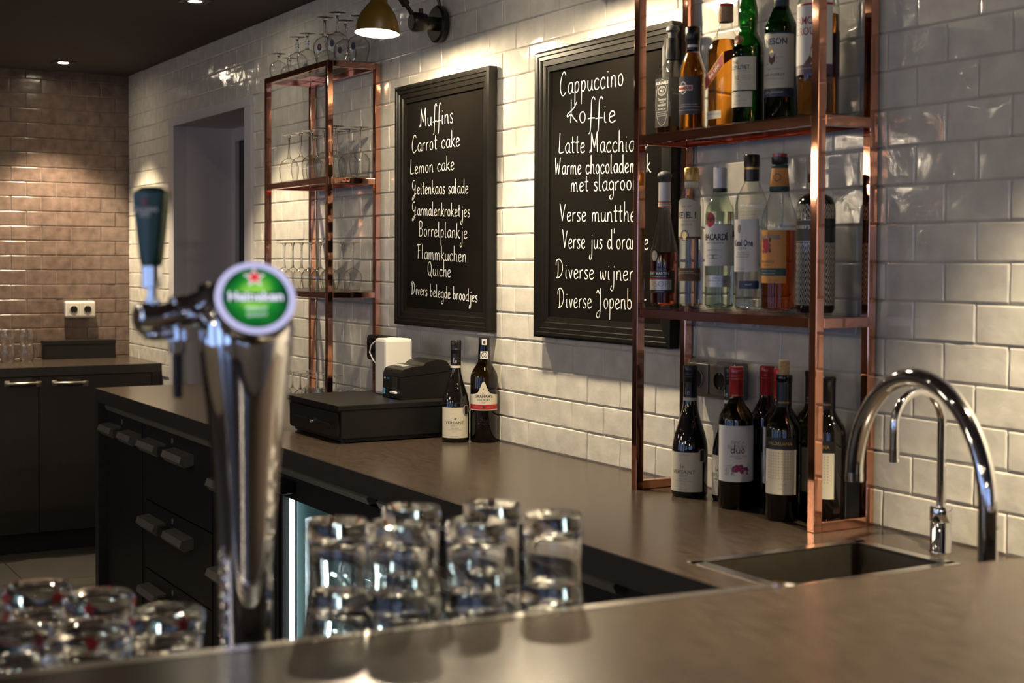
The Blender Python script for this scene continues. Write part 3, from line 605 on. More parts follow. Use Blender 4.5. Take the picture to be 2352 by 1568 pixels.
# ------------------------------------------------------------------ wall lamps
def gras_lamp(bx, bz, sx, sy, sz, label, tiltv, watt):
    t = empty('wall_lamp', (0, 0, 0), label, 'lamp', 'jointed wall lamps above the chalkboards')
    yb = WALL_Y-0.005
    m = MB(); m.lathe([(0, 0), (0.056, 0), (0.060, 0.006), (0.060, 0.020), (0.054, 0.026), (0, 0.026)], 40, T(bx, yb, bz) @ RX(pi/2)); m.build('wall_plate', M_lampblk, t)
    m = MB(); m.lathe([(0, 0), (0.022, 0), (0.022, 0.03), (0.030, 0.035), (0.032, 0.075), (0.024, 0.085), (0, 0.085)], 28, T(bx, yb-0.026, bz) @ RX(pi/2))
    m.tube([(bx, yb-0.075, bz), (bx, yb-0.075, bz+0.045)], 0.008, 12); m.build('knuckle', M_lampblk, t)
    j = V((bx-0.005, yb-0.10, bz+0.02)); up = V((bx+0.02, yb-0.30, bz+0.26)); tip = V((sx, sy, sz+0.19))
    m = MB(); m.tube([j, up], 0.0075, 12); m.tube([up, tip+V((0, 0, 0.02))], 0.0075, 12); m.build('arm', M_lampblk, t)
    m = MB(); c = j.lerp(up, 0.18); m.tube([c-V((0, 0, .001)), c+V((0.035, 0.03, 0.055)), c+V((0.05, 0.05, 0.12))], 0.0055, 10); m.tube([c-(up-j).normalized()*0.014, c+(up-j).normalized()*0.014], 0.014, 12); m.build('brace', M_lampblk, t)
    m = MB(); m.tube([(bx+0.01, yb-0.012, bz+0.058), (bx+0.008, yb-0.02, bz+0.09), (bx-0.012, yb-0.03, bz+0.13), (bx-0.04, yb-0.05, bz+0.16)], 0.005, 10); m.build('cable', M_lampblk, t)
    D = V(tiltv).normalized(); M = align((sx, sy, sz), -D) if False else align((sx, sy, sz), D)
    R_ = 0.069
    pr = [(R_, 0), (R_-0.001, 0.012), (R_-0.006, 0.035), (R_-0.017, 0.062), (R_-0.031, 0.082), (R_-0.042, 0.095), (0.026, 0.103), (0.0245, 0.115), (0.0245, 0.165)]
    m = MB(); m.lathe(pr+[(0, 0.165)], 48, M); s_ = m.build('shade', M_mustard, t)
    m = MB(); m.lathe([(r-0.0015, z+0.0003) for r, z in pr[:6]]+[(0, 0.093)], 48, M); m.build('shade_lining', M_shadein, s_)
    m = MB(); m.tube([M @ V((0, 0, 0.165)), M @ V((0, 0, 0.20))], 0.012, 12); m.build('shade_neck', M_lampblk, t)
    m = MB(); m.lathe([(0, 0.022), (0.018, 0.026), (0.030, 0.040), (0.031, 0.052), (0.022, 0.070), (0.014, 0.092), (0, 0.092)], 28, M); m.build('bulb', M_bulb, t)
    light('wall_lamp_glow', 'POINT', tuple(M @ V((0, 0, 0.012))), watt, WARM, shadow_soft_size=0.018)
    return t
gras_lamp(-4.12, 2.235, -3.98, 1.84, 2.163, 'mustard yellow shade lamp on black arm above the snacks chalkboard', (-0.029, 0.069, 1), 28)
gras_lamp(-3.17, 2.235, -3.03, 1.84, 2.166, 'second wall lamp above the drinks chalkboard, mostly beyond the top edge', (-0.029, 0.069, 1), 28)
#gras_lamp(-1.25, 2.235, -1.15, 1.84, 2.166, 'third wall lamp beyond the liquor rack, outside the view', (-0.029, 0.069, 1), 28)
# ------------------------------------------------------------------ bottles
def cam_ang(x, y): return atan2(-y, -x)      # direction from the object towards the camera
def patch(r, z0, z1, a0, a1, zt=None, n=36, prof=None):
    """curved label patch; angles in radians, zt(u) optional top edge (u in 0..1)"""
    vs = []; fs = []; k = 4
    for i in range(n+1):
        a = a0+(a1-a0)*i/n; top = zt(i/n) if zt else z1
        for j in range(k+1): vs.append((r*cos(a), r*sin(a), z0+(top-z0)*j/k))
    for i in range(n):
        for j in range(k): q = i*(k+1)+j; fs.append((q, q+k+1, q+k+2, q+1))
    return vs, fs
def wrap_text(mb, s, size, r, zc, a, squeeze=1.0, bold=0.0, slant=0.0, rot=0.0, flat=None):
    v, f = text_mesh(s, size, squeeze, bold, slant); c, sn = cos(rot), sin(rot); out = []
    for (x, y) in v:
        x, y = x*c-y*sn, x*sn+y*c
        if flat is None: out.append((r*cos(a+x/r), r*sin(a+x/r), zc+y))
        else: out.append(tuple(flat(x, zc+y)))
    mb.add(out, f)
def band(mb, r, z0, z1, a0, a1, **k): v, f = patch(r, z0, z1, a0, a1, **k); mb.add(v, f)
# label = dict(z0,z1,c (deg from camera direction, + = viewer's right), w (deg), m, texts=[(s,size,z,dc,mat,opts)], bands=[(z0,z1,mat)])
def bottle(name, label, x, y, z, prof, glass, liquid=None, caps=(), labels=(), group=None, cross=None, rz=None, cat='bottle', inner=0.0022):
    a_cam = cam_ang(x, y); t = empty(name, (x, y, z), label, cat, group)
    m = MB(); m.lathe(prof, 48, RZ(rz or 0), cross); body = m.build('glass_body', glass, t)
    if liquid:
        lm, lev = liquid; m = MB(); pr = [(0, 0.004)]
        for (r, zz) in prof:
            if 0.004 < zz < lev and r > inner: pr.append((r-inner, zz))
        rl = None
        for i in range(len(prof)-1):
            if prof[i][1] <= lev <= prof[i+1][1] and prof[i+1][1] > prof[i][1]:
                rl = prof[i][0]+(prof[i+1][0]-prof[i][0])*(lev-prof[i][1])/(prof[i+1][1]-prof[i][1])
        if rl: pr.append((rl-inner, lev))
        pr.insert(1, (prof[1][0]-inner*1.5, 0.004)); pr.append((0, lev)); m.lathe(pr, 48, RZ(rz or 0), cross); m.build('liquid', lm, t)
    for (nm, pr, mt) in caps:
        m = MB(); m.lathe(pr, 32); m.build(nm, mt, t)
    for L in labels:
        r = L.get('r') or max(q[0] for q in prof)+0.0004; a = a_cam+radians(L['c']); hw = radians(L['w'])/2; fl = None
        if L.get('flat'):
            ax = L['flat']; d = ax['d']; ex = V(ax['ex']); nv = V(ax['n'])
            base = MB(); p = [nv*d+ex*L['x0']+V((0, 0, L['z0'])), nv*d+ex*L['x1']+V((0, 0, L['z0'])), nv*d+ex*L['x1']+V((0, 0, L['z1'])), nv*d+ex*L['x0']+V((0, 0, L['z1']))]
            if 'poly' in L: p = [nv*d+ex*u+V((0, 0, w_)) for u, w_ in L['poly']]
            base.add(p, [tuple(range(len(p)))]); lo = base.build(L.get('name', 'label'), L['m'], t)
            fl = lambda u, w_, nv=nv, ex=ex, d=d: nv*(d+0.0002)+ex*u+V((0, 0, w_))
        else:
            base = MB(); v, f = patch(r, L['z0'], L['z1'], a-hw, a+hw, L.get('zt')); base.add(v, f); lo = base.build(L.get('name', 'label'), L['m'], t)
        for (b0, b1, mt) in L.get('bands', ()):
            bb = MB()
            if fl:
                bb.add([fl(L['x0'], b0), fl(L['x1'], b0), fl(L['x1'], b1), fl(L['x0'], b1)], [(0, 1, 2, 3)])
            else: band(bb, r+0.00010, b0, b1, a-hw, a+hw)
            bb.build('band', mt, lo)
        groups = {}
        for tx in L.get('texts', ()):
            s, size, zc, dc, mt = tx[:5]; op = tx[5] if len(tx) > 5 else {}
            mbx = groups.setdefault(mt.name, (MB(), mt))[0]
            if fl: wrap_text(mbx, s, size, r, zc, a, flat=lambda u, w_, dc=dc: fl(u+dc, w_), **op)
            else: wrap_text(mbx, s, size, r+0.00018, zc, a+dc/r, **op)
        for mbx, mt in groups.values(): mbx.build('lettering', mt, lo)
        for fn in L.get('art', ()): fn(lo, r+0.00022, a, fl)
    return t
def blob(mt, nm, pts, zc=0, dc=0):
    """flat printed shape, pts (u, v) polygon"""
    def fn(par, r, a, fl):
        mm = MB(); P_ = [(u+dc, v+zc) for u, v in pts]; c = (sum(p[0] for p in P_)/len(P_), sum(p[1] for p in P_)/len(P_))
        f3 = (lambda u, v: fl(u, v)) if fl else (lambda u, v: V((r*cos(a+u/r), r*sin(a+u/r), v)))
        vs = [f3(*c)]+[f3(*p) for p in P_]; n = len(P_); mm.add(vs, [(0, 1+i, 1+(i+1) % n) for i in range(n)]); mm.build(nm, mt, par)
    return fn
def ell(a, b, n=24): return [(a*cos(2*pi*i/n), b*sin(2*pi*i/n)) for i in range(n)]
def star(r): return [((r if i % 2 == 0 else r*0.42)*sin(pi*i/5), (r if i % 2 == 0 else r*0.42)*cos(pi*i/5)) for i in range(10)]
def ring(mt, nm, a_, b_, w_, zc, dc=0):
    def fn(par, r, a, fl):
        mm = MB(); f3 = (lambda u, v: fl(u, v)) if fl else (lambda u, v: V((r*cos(a+u/r), r*sin(a+u/r), v))); n = 28
        vs = []
        for i in range(n): t = 2*pi*i/n; vs += [f3(dc+a_*cos(t), zc+b_*sin(t)), f3(dc+(a_-w_)*cos(t), zc+(b_-w_)*sin(t))]
        mm.add(vs, [(2*i, 2*((i+1) % n), 2*((i+1) % n)+1, 2*i+1) for i in range(n)]); mm.build(nm, mt, par)
    return fn
def squares(mt, nm, nx, nz, u0, u1, v0, v1, s):
    def fn(par, r, a, fl):
        mm = MB(); f3 = lambda u, v: V((r*cos(a+u/r), r*sin(a+u/r), v))
        for i in range(nx):
            for j in range(nz):
                u = u0+(u1-u0)*i/(nx-1); v = v0+(v1-v0)*j/(nz-1); mm.add([f3(u-s, v-s), f3(u+s, v-s), f3(u+s, v+s), f3(u-s, v+s)], [(0, 1, 2, 3)])
        mm.build(nm, mt, par)
    return fn
def scr(mt, s, width, xh, u0, v0, r_=0.0005):
    def fn(par, r, a, fl):
        mm = MB(); f3 = (lambda u, v: V(fl(u, v))) if fl else (lambda u, v: V((r*cos(a+u/r), r*sin(a+u/r), v)))
        script(mm, s, lambda u, v: f3(u0+u, v0+v), width, xh, r_); mm.build('script_lettering', mt, par)
    return fn
def burgundy(h=0.307, R=0.042): 
    s = h/0.307; return [(0, 0.006), (0.030, 0.001), (R-0.003, 0.0), (R, 0.006), (R, 0.105*s), (R-0.001, 0.120*s), (R-0.006, 0.145*s), (R-0.014, 0.170*s), (0.0205, 0.195*s), (0.0165, 0.215*s), (0.0150, 0.235*s), (0.0145, 0.30*s), (0, 0.30*s)]
def bordeaux(h=0.315, R=0.0385):
    s = h/0.315; return [(0, 0.006), (0.028, 0.001), (R-0.003, 0.0), (R, 0.006), (R, 0.195*s), (R-0.002, 0.207*s), (R-0.009, 0.220*s), (0.021, 0.231*s), (0.0160, 0.243*s), (0.0150, 0.255*s), (0.0148, 0.309*s), (0, 0.309*s)]
def screwcap(h, l, c, nm='cap'):
    r = 0.0160; return (nm, [(r, h-l), (r, h-0.030), (r+0.0008, h-0.029), (r+0.0008, h-0.026), (r, h-0.025), (r+0.0008, h-0.022), (r, h-0.019), (r+0.0008, h-0.016), (r+0.0008, h-0.003), (r-0.001, h), (0, h)], c)
def versant(x, y, label, c=0, seal=None, h=0.307):
    R = 0.042
    texts = [('VERSANT', 0.0125, 0.060, 0, P_ink, dict(squeeze=1.15)), ('MERLOT', 0.0065, 0.051, 0, P_greyink), ('Pays d\'Oc', 0.0055, 0.044, 0, P_greyink, dict(slant=0.3)), ('Indication Geographique Protegee', 0.0032, 0.039, 0, P_greyink), ('2 0 1 5', 0.0048, 0.033, 0, P_greyink), ('FONCALIEU', 0.0045, 0.019, 0, P_greyink), ('PRODUCT OF FRANCE', 0.0028, 0.100, 0, P_greyink)]
    t = bottle('wine_bottle', label, x, y, CT, burgundy(h, R), M_bdark, None, [screwcap(h, 0.075, C_black), ('neck_band', [(0.0164, h-0.083), (0.0164, h-0.076)], P_cream)],
        [dict(z0=0.014, z1=0.106, c=c, w=132, m=P_cream, texts=texts, art=[scr(P_ink, 'le', 0.012, 0.0045, -0.006, 0.070, 0.0004)])]+
        [dict(name='neck_script', z0=h-0.074, z1=h-0.040, c=c, w=60, r=0.0163, m=C_black, art=[scr(P_white, 'le', 0.012, 0.0075, -0.006, h-0.068, 0.0005)])])
    if seal is not None:
        s = bpy.data.objects
        a = cam_ang(x, y)+radians(seal); r = R+0.0012; mm = MB(); zc = 0.098
        pts = [V(((r)*cos(a+u/r), (r)*sin(a+u/r), zc+v)) for u, v in [(0, 0)]+ell(0.0135, 0.0165)]; mm.add(pts, [(0, 1+i, 1+(i+1) % 24) for i in range(24)])
        q = mm.build('seal', P_silver, t); mm = MB(); rr = r+0.0004
        pts = [V((rr*cos(a+u/rr), rr*sin(a+u/rr), zc+v)) for u, v in [(-0.006, -0.012), (0.005, -0.0125), (0.005, 0.013), (-0.006, 0.013)]]; mm.add(pts, [(0, 1, 2, 3)]); mm.build('seal_ribbon', P_black, q)
    return t
def finca(x, y, label, c=0, h=0.315, cl=P_white, wine=True):
    art = []
    rnd = random.Random(4); bl = []
    for i in range(26):
        u = rnd.uniform(-0.006, 0.030); v = 0.0905+rnd.gauss(0, 0.004)-abs(u-0.004)*0.12; q = 0.0055-abs(u)*0.12+rnd.uniform(0, .001); bl.append((u, v, max(0.0015, q)))
    for j, (u, v, q) in enumerate(bl): art.append(blob(P_purple if j % 3 else P_red, 'ink_splash', ell(q, q*rnd.uniform(.5, 1), 10), v, u-0.002))
    def roots(par, r, a, fl):
        mm = MB(); f3 = lambda u, v: V((r*cos(a+u/r), r*sin(a+u/r), v)); rn = random.Random(9)
        for i in range(9):
            u0 = -0.024+i*0.0028; pts = [(u0, 0.096-rn.uniform(0, .003))]
            for k in range(5): pts.append((pts[-1][0]+rn.uniform(-.0025, .003), pts[-1][1]-0.0035))
            mm.tube([f3(*p) for p in smooth(pts, 3)], 0.00035, 4)
        for i in range(4): mm.tube([f3(-0.028+i*0.004, 0.098-abs(i-2)*.001), f3(-0.016+i*0.004, 0.1-abs(i-2)*.001)], 0.0003, 4)
        mm.build('root_drawing', P_greyink, par)
    art = [roots]+art
    texts = [('FINCA', 0.0125, 0.149, 0.002, P_greyink, dict(squeeze=.85)), ('BELTRAN', 0.0125, 0.139, 0.0, P_greyink, dict(squeeze=.85)), ('ORGANIC WINE', 0.0055, 0.119, 0.004, P_greyink), ('MALBEC', 0.0045, 0.114, 0.003, P_red)]
    art.append(scr(P_ink, 'duo', 0.034, 0.0095, -0.014, 0.126, 0.0009))
    return bottle('wine_bottle', label, x, y, CT, bordeaux(h), M_bwine if wine else M_bdark, (M_wine, 0.20) if wine else None,
        [screwcap(h, 0.066, C_red), ('neck_ring', [(0.0163, h-0.0635), (0.0163, h-0.0625)], P_gold)], [dict(z0=0.062, z1=0.186, c=c, w=155, m=cl, texts=texts, art=art)])
def valdelana(x, y, label, c=0, h=0.315, cork=False, wine=False):
    texts = [('VALDELANA', 0.0105, 0.1655, 0, P_gold, dict(squeeze=.95))]
    caps = [('capsule', [(0.0163, h-0.068), (0.0163, h-0.012), (0.0172, h-0.011), (0.0172, h-0.002), (0.0150, h), (0, h)], C_black)]
    if cork: caps = [('capsule', [(0.0163, h-0.068), (0.0163, h-0.016)], C_black), ('lip', [(0.0163, h-0.016), (0.0175, h-0.013), (0.0175, h-0.003), (0.0165, h), (0.0105, h)], M_bwine), ('cork', [(0.0100, h-0.02), (0.0108, h), (0.0115, h+0.028), (0.0110, h+0.031), (0, h+0.031)], C_cork)]
    lab = [dict(z0=0.058, z1=0.153, c=c, w=112, m=P_cream, art=[squares(P_greyink if 0 else mat('pale_emboss', (0.52, 0.40, 0.28), 0.5), 'embossed_grid', 9, 10, -0.025, 0.025, 0.092, 0.146, 0.0016)], texts=[('CRIANZA', 0.004, 0.080, 0.008, P_greyink), ('2015', 0.004, 0.070, 0.004, P_greyink)]),
           dict(name='top_label', z0=0.153, z1=0.178, c=c, w=112, m=P_black, texts=texts),
           dict(name='capsule_print', z0=h-0.064, z1=h-0.052, c=c+10, w=120, r=0.0166, m=P_black, texts=[('VALDELANA', 0.0050, h-0.058, 0, P_gold)])]
    return bottle('wine_bottle', label, x, y, CT, bordeaux(h), M_bwine if wine else M_bdark, (M_wine, 0.17) if wine else None, caps, lab)
WG = 'wine bottles'
def cpos(px, py): q = atZ(px, py, CT); return q.x, q.y
# right group (base pixel = visible front bottom; step the centre back by the radius)
versant(-2.655, 2.035, 'merlot bottle with black screw cap, leftmost of the wines under the liquor rack', c=-22, seal=42)
versant(-2.560, 2.080, 'black capped merlot bottle half hidden behind the red capped one beside the socket', c=-45)
finca(-2.478, 2.028, 'red capped wine bottle with full ink splash label, front row under the liquor rack', c=4)
finca(-2.520, 2.098+0.0, 'dark red capped wine bottle whose plain back faces out, behind the ink splash one', c=150, wine=False) if False else None
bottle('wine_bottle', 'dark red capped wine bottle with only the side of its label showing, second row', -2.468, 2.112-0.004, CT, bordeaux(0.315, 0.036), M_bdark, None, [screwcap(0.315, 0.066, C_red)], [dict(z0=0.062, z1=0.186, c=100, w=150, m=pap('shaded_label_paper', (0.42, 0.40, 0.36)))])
finca(-2.393, 2.085, 'red capped wine bottle partly covered by the corked green bottle', c=-38, wine=False)
valdelana(-2.312, 2.022, 'olive green bottle with a cork standing out of its neck', c=-14, cork=True, wine=True, h=0.309)
valdelana(-2.312, 2.103, 'black capsuled red wine bottle directly behind the corked olive bottle', c=-60)
valdelana(-2.226, 2.066, 'black capsuled wine bottle behind the right front post of the copper rack', c=-34, h=0.310)
# left pair by the cash drawer
versant(-3.798, 2.020, 'merlot bottle standing beside the cash drawer on the left of the port bottle', c=-4, seal=48)
def port():
    R = 0.0415; h = 0.316
    pr = [(0, .006), (.03, .001), (R-.003, 0), (R, .006), (R, .195), (R-.002, .207), (R-.010, .222), (.024, .233), (.0205, .245), (.0190, .265), (.0165, .300), (.0155, .312), (0, .312)]
    zt = lambda u: 0.145+0.040*max(0, 1-abs(u-0.5)*4.2)**0.8 if abs(u-.5) < .24 else 0.145
    zt2 = lambda u: 0.1455+0.030*math.exp(-(abs(u-0.5)/0.12)**2.6)+0.006*math.exp(-((u-0.5)/0.05)**2)+0.004*math.exp(-((u-.5)/.3)**4)
    t = bottle('port_bottle', 'ruby port bottle with white and red label beside the tiled wall', -3.752, 2.093, CT, pr, M_bport, (M_wine, 0.16),
        [('capsule', [(.0200, .248), (.0195, .262), (.0170, .280), (.0165, .290), (.0172, .291), (.0172, .313), (.0160, .316), (0, .316)], C_black)],
        [dict(z0=0.098, z1=0.146, c=-2, w=150, m=P_cream, zt=zt2, bands=[(0.101, 0.116, P_red)], texts=[("GRAHAM'S", 0.0115, 0.140, 0, P_ink, dict(bold=.0003, squeeze=1.05)), ('FINE RUBY', 0.0085, 0.1295, 0, P_ink), ('PORT', 0.0050, 0.1215, 0, P_ink), ('W & J', 0.004, 0.1475, 0, P_ink), ('PRODUCT OF PORTUGAL', 0.0028, 0.1085, -.018, P_cream), ('MATURED IN OAK', 0.0028, 0.1085, .020, P_cream)],
              art=[blob(P_ink, 'crest', ell(.0045, .0045), 0.1085), blob(P_ink, 'small_crest', ell(.0012, .0014), 0.163)]),
         dict(name='neck_seal', z0=0.252, z1=0.275, c=2, w=72, r=0.0206, m=P_white, art=[ring(P_ink, 'seal_ring', .0095, .0095, .002, .264), ring(P_ink, 'seal_core', .0045, .0045, .0012, .264)]),
         dict(name='cap_strip', z0=0.294, z1=0.312, c=0, w=50, r=0.0175, m=P_white, art=[blob(P_ink, 'strip_mark', ell(.004, .005), .302)])])
    mm = MB(); rn = random.Random(5); a = cam_ang(-3.752, 2.093)
    for i in range(60):
        u, v = rn.gauss(0, .012), rn.gauss(0, .012)
        if u*u+v*v > .0004: continue
        mm.lathe([(0, 0.0016), (0.0012, 0.001), (0.0018, 0)], 6, align(((R)*cos(a+u/R), R*sin(a+u/R), 0.062+v), (cos(a+u/R), sin(a+u/R), 0)))
    mm.build('embossed_crest', M_bdark, t)
port()
# ------------------------------------------------------------------ liquor rack, upper shelf (z 1.772) and middle shelf (z 1.361)
ZU, ZM = 1.7725, 1.3615
def sq(cr):      # squared cross-section with rounded corners, blending to round where cr(z) = 0
    def f(t, z):
        k = cr(z)
        if k <= 0: return 1.0
        p = 2+8*k; q = (abs(cos(t))**p+abs(sin(t))**p)**(-1/p); return q
    return f
def ux(px, y, z=ZU): return atY(px, 285 if z == ZU else 705, y).x
FL = lambda d: dict(d=d, ex=(1, 0, 0), n=(0, -1, 0))
y = 2.080; x = ux(1544, y)
s = 0.031
t = bottle('whiskey_bottle', 'square whiskey bottle with black label and grey pour stopper, leftmost on the upper shelf', x, y, ZU,
    [(0, .004), (s-.003, .001), (s, .006), (s, .148), (s-.003, .158), (.0175, .176), (.0135, .190), (.0125, .235), (0, .235)], M_bclear, (M_whisky, 0.045),
    [('capsule', [(.0150, .186), (.0170, .200), (.0150, .218), (.0150, .238), (0, .238)], C_black), ('stopper', [(.0100, .236), (.0115, .252), (.0165, .256), (.0165, .262), (.012, .268), (.003, .270), (0, .272)], C_grey)],
    [dict(z0=.022, z1=.140, x0=-s+.004, x1=s-.004, c=0, w=10, flat=FL(s+.0006), m=P_black,
      texts=[('JACK DANIEL\'S', .0092, .128, 0, P_white, dict(squeeze=.82, bold=.0002)), ('OLD', .0035, .1145, 0, P_white), ('No.7', .0075, .109, 0, P_white, dict(bold=.0002)), ('BRAND', .0035, .1035, 0, P_white), ('Tennessee', .0085, .0885, 0, P_white, dict(slant=.35, squeeze=.95)), ('SOUR MASH', .0032, .082, 0, P_white), ('WHISKEY', .0080, .0745, 0, P_white), ('70cl 40% Vol.', .0058, .065, 0, P_white), ('DISTILLED AND BOTTLED BY', .0030, .058, 0, P_white), ('JACK DANIEL DISTILLERY', .0030, .0535, 0, P_white), ('LYNCHBURG, TENNESSEE', .0030, .049, 0, P_white)],
      art=[ring(P_white, 'oval_border', .0165, .0115, .0010, .109), ring(P_white, 'inner_border', .0140, .0092, .0005, .109), ring(P_white, 'outer_line', s-.006, .056, .0007, .081)]),
     dict(z0=.022, z1=.140, x0=-s+.004, x1=s-.004, c=0, w=10, name='side_label', flat=dict(d=s+.0006, ex=(0, 1, 0), n=(1, 0, 0)), m=P_black, texts=[('TENNESSEE', .006, .11, -.012, P_greyink), ('WHISKEY', .006, .10, -.012, P_greyink)])],
    cross=sq(lambda z: 1 if z < .15 else max(0, (0.178-z)/.028)))
y = 2.020; x = ux(1590, y)
R = .0300
bottle('liqueur_bottle', 'amber liqueur bottle with black cap and dark label, second on the upper shelf', x, y, ZU,
    [(0, .004), (R-.003, .001), (R, .006), (R, .120), (R, .133), (R-.002, .146), (R-.008, .163), (.0175, .176), (.0155, .185), (.0150, .22), (0, .22)], M_bclear, (M_whisky, .178),
    [('capsule', [(.0160, .184), (.0165, .205), (.0178, .207), (.0178, .236), (.016, .238), (0, .238)], C_black)],
    [dict(z0=.035, z1=.122, c=-38, w=150, m=mat('charcoal_label', (.03, .032, .045), .4), bands=[(.044, .0448, P_silver), (.052, .0526, P_silver)],
      texts=[('BLENDED SCOTCH WHISKY', .0036, .0575, .010, P_silver), ('LIQUEUR', .0036, .0535, -.005, P_silver)],
      art=[ring(P_silver, 'monogram', .011, .015, .003, .096, -.004), blob(P_cream, 'name_plate', [(-.027, .0885), (.021, .0885), (.021, .1015), (-.027, .1015)], 0, 0), blob(P_cream, 'name_plate_back', [(-.027, .0885), (.021, .0885), (.021, .1015), (-.027, .1015)], 0, 0)]),
     dict(name='name_label', z0=.0885, z1=.1015, c=-42, w=84, r=R+.0014, m=P_cream, texts=[('DRAMBUIE', .0090, .095, 0, P_red, dict(bold=.0004))]),
     dict(name='neck_print', z0=.190, z1=.196, c=0, w=90, r=.0170, m=P_silver)])
y = 2.050; s = .0320; x = ux(1669, y)-.006
poly = [(-s+.001, .085), (s-.001, .150), (s-.001, .108), (-s+.001, .043)]
poly = [(-s+.001, .088), (s-.001, .138), (s-.001, .178-.012), (-s+.001, .128-.012)]
bottle('whisky_bottle', 'tall amber whisky bottle with slanted red label and corked top, third on the upper shelf', x, y, ZU,
    [(0, .004), (s-.003, .001), (s, .006), (s, .170), (s-.002, .185), (s-.010, .206), (.0170, .222), (.0150, .232), (.0145, .26), (0, .26)], M_bclear, (M_whisky, .200),
    [('cap', [(.0155, .240), (.0172, .243), (.0165, .272), (.0165, .278), (0, .278)], C_cork), ('cap_ring', [(.0170, .274), (.0170, .281), (0, .282)], C_red)],
    [dict(z0=.1, z1=.15, x0=-s, x1=s, c=0, w=10, flat=FL(s+.0006), m=P_gold, poly=[(-s+.001, .086), (s-.001, .136), (s-.001, .168), (-s+.001, .118)]),
     dict(name='red_label', z0=.1, z1=.15, x0=-s, x1=s, c=0, w=10, flat=FL(s+.0011), m=P_red, poly=[(-s+.001, .089), (s-.001, .139), (s-.001, .165), (-s+.001, .115)],
       texts=[('Red Label', .0125, .1275, 0, P_cream, dict(rot=radians(38), bold=.0003, squeeze=.9)), ('Johnnie Walker', .0062, .1360, -.002, P_gold, dict(rot=radians(38))), ('OLD SCOTCH WHISKY', .0036, .1195, .002, P_gold, dict(rot=radians(38)))]),
     dict(name='red_label_side', z0=.1, z1=.15, x0=-s, x1=s, c=0, w=10, flat=dict(d=s+.0006, ex=(0, 1, 0), n=(1, 0, 0)), m=mat('dark_red_print', (.16, .01, .02), .4), poly=[(-s+.001, .139), (s-.001, .180), (s-.001, .206-.02), (-s+.001, .168)]),
     dict(name='base_label', z0=.020, z1=.038, x0=-s+.006, x1=s-.006, c=0, w=10, flat=FL(s+.0006), m=P_cream, texts=[('BLENDED SCOTCH WHISKY', .0035, .030, 0, P_ink)])],
    cross=sq(lambda z: .9 if z < .175 else max(0, .9*(0.215-z)/.04)))
y = 2.035; x = ux(1717, y); R = .0345
bottle('whisky_bottle', 'emerald green whisky bottle with cream label reading 12, fourth on the upper shelf', x, y, ZU,
    [(0, .004), (R-.003, .001), (R, .006), (R, .150), (R, .165), (R-.003, .180), (R-.012, .197), (.0195, .205), (.0200, .220), (.0215, .245), (.0190, .262), (.0145, .280), (.0145, .31), (0, .31)], M_bgreen, (M_greenliq, .17),
    [('cap', [(.0155, .285), (.0160, .315), (0, .316)], C_gold)],
    [dict(z0=.073, z1=.146, c=-34, w=128, m=P_cream, texts=[('THE', .0115, .134, -.012, P_navy, dict(bold=.0001)), ('GLENLIVET', .0125, .1225, -.002, P_navy, dict(squeeze=.86, bold=.0002)), ('SINGLE MALT SCOTCH WHISKY', .0030, .115, 0, P_greyink), ('12', .0130, .100, -.006, P_ink), ('AGED 12 YEARS', .0030, .105, .018, P_greyink), ('OUR SIGNATURE MALT', .0028, .100, .018, P_greyink), ('FIRST FILL OAK', .0028, .095, .018, P_greyink), ('YEARS', .003, .091, -.006, P_greyink), ('OF AGE', .003, .087, -.006, P_greyink)]),
     dict(name='lower_label', z0=.036, z1=.070, c=-40, w=112, m=P_cream, texts=[('George Smith', .005, .050, .008, P_greyink, dict(slant=.4)), ('EST. 1824', .004, .060, 0, P_greyink), ('DISTILLED AND AGED IN SCOTLAND', .0026, .043, 0, P_greyink)]),
     dict(name='bronze_seal', z0=.176, z1=.178, c=-40, w=6, r=R-.001, m=M_bgreen, art=[blob(mat('bronze_seal_foil', (.16, .06, .02), .35, .5), 'seal', ell(.014, .010), .183)])])
y = 2.060; x = ux(1792, y); R = .0350
bottle('whiskey_bottle', 'green whiskey bottle with large cream label, fifth on the upper shelf', x, y, ZU,
    [(0, .004), (R-.003, .001), (R, .006), (R, .195), (R-.001, .208), (R-.008, .225), (.0215, .238), (.0165, .250), (.0160, .31), (0, .31)], M_bgreen, (M_greenliq, .215),
    [('capsule', [(.0170, .245), (.0170, .312), (0, .313)], P_navy)],
    [dict(z0=.072, z1=.190, c=-30, w=165, m=P_cream, bands=[(.187, .190, P_navy)], texts=[('JAMESON', .0185, .170, -.002, P_navy, dict(squeeze=.88, bold=.0005)), ('Since 1780', .0040, .137, .014, P_greyink, dict(slant=.3)), ('Triple Distilled', .0062, .112, 0, P_greyink, dict(slant=.4)), ('IRISH WHISKEY', .0080, .099, 0, P_ink), ('JOHN JAMESON & SON LIMITED', .0034, .0905, 0, P_greyink)],
          art=[blob(P_brown, 'crest', [(-.008, .128), (0, .120), (.008, .128), (.008, .144), (-.008, .144)], 0, -.002), blob(P_gold, 'crest_flame', [(-.006, .145), (.006, .145), (.003, .152), (0, .158), (-.003, .152)], 0, -.002), blob(P_red, 'crest_ribbon', [(-.012, .121), (.012, .124), (.014, .128), (0, .121), (-.013, .125)], 0, -.002)]),
     dict(name='lower_label', z0=.052, z1=.072, c=-30, w=165, m=P_navy, bands=[(.0705, .0715, P_gold)], texts=[('John Jameson', .0085, .062, 0, P_cream, dict(slant=.5))]),
     dict(name='neck_label', z0=.262, z1=.285, c=-40, w=80, r=.0174, m=P_cream, art=[blob(P_red, 'neck_crest', ell(.004, .008), .272)])])
y = 2.055; x = ux(1877, y); R = .0440
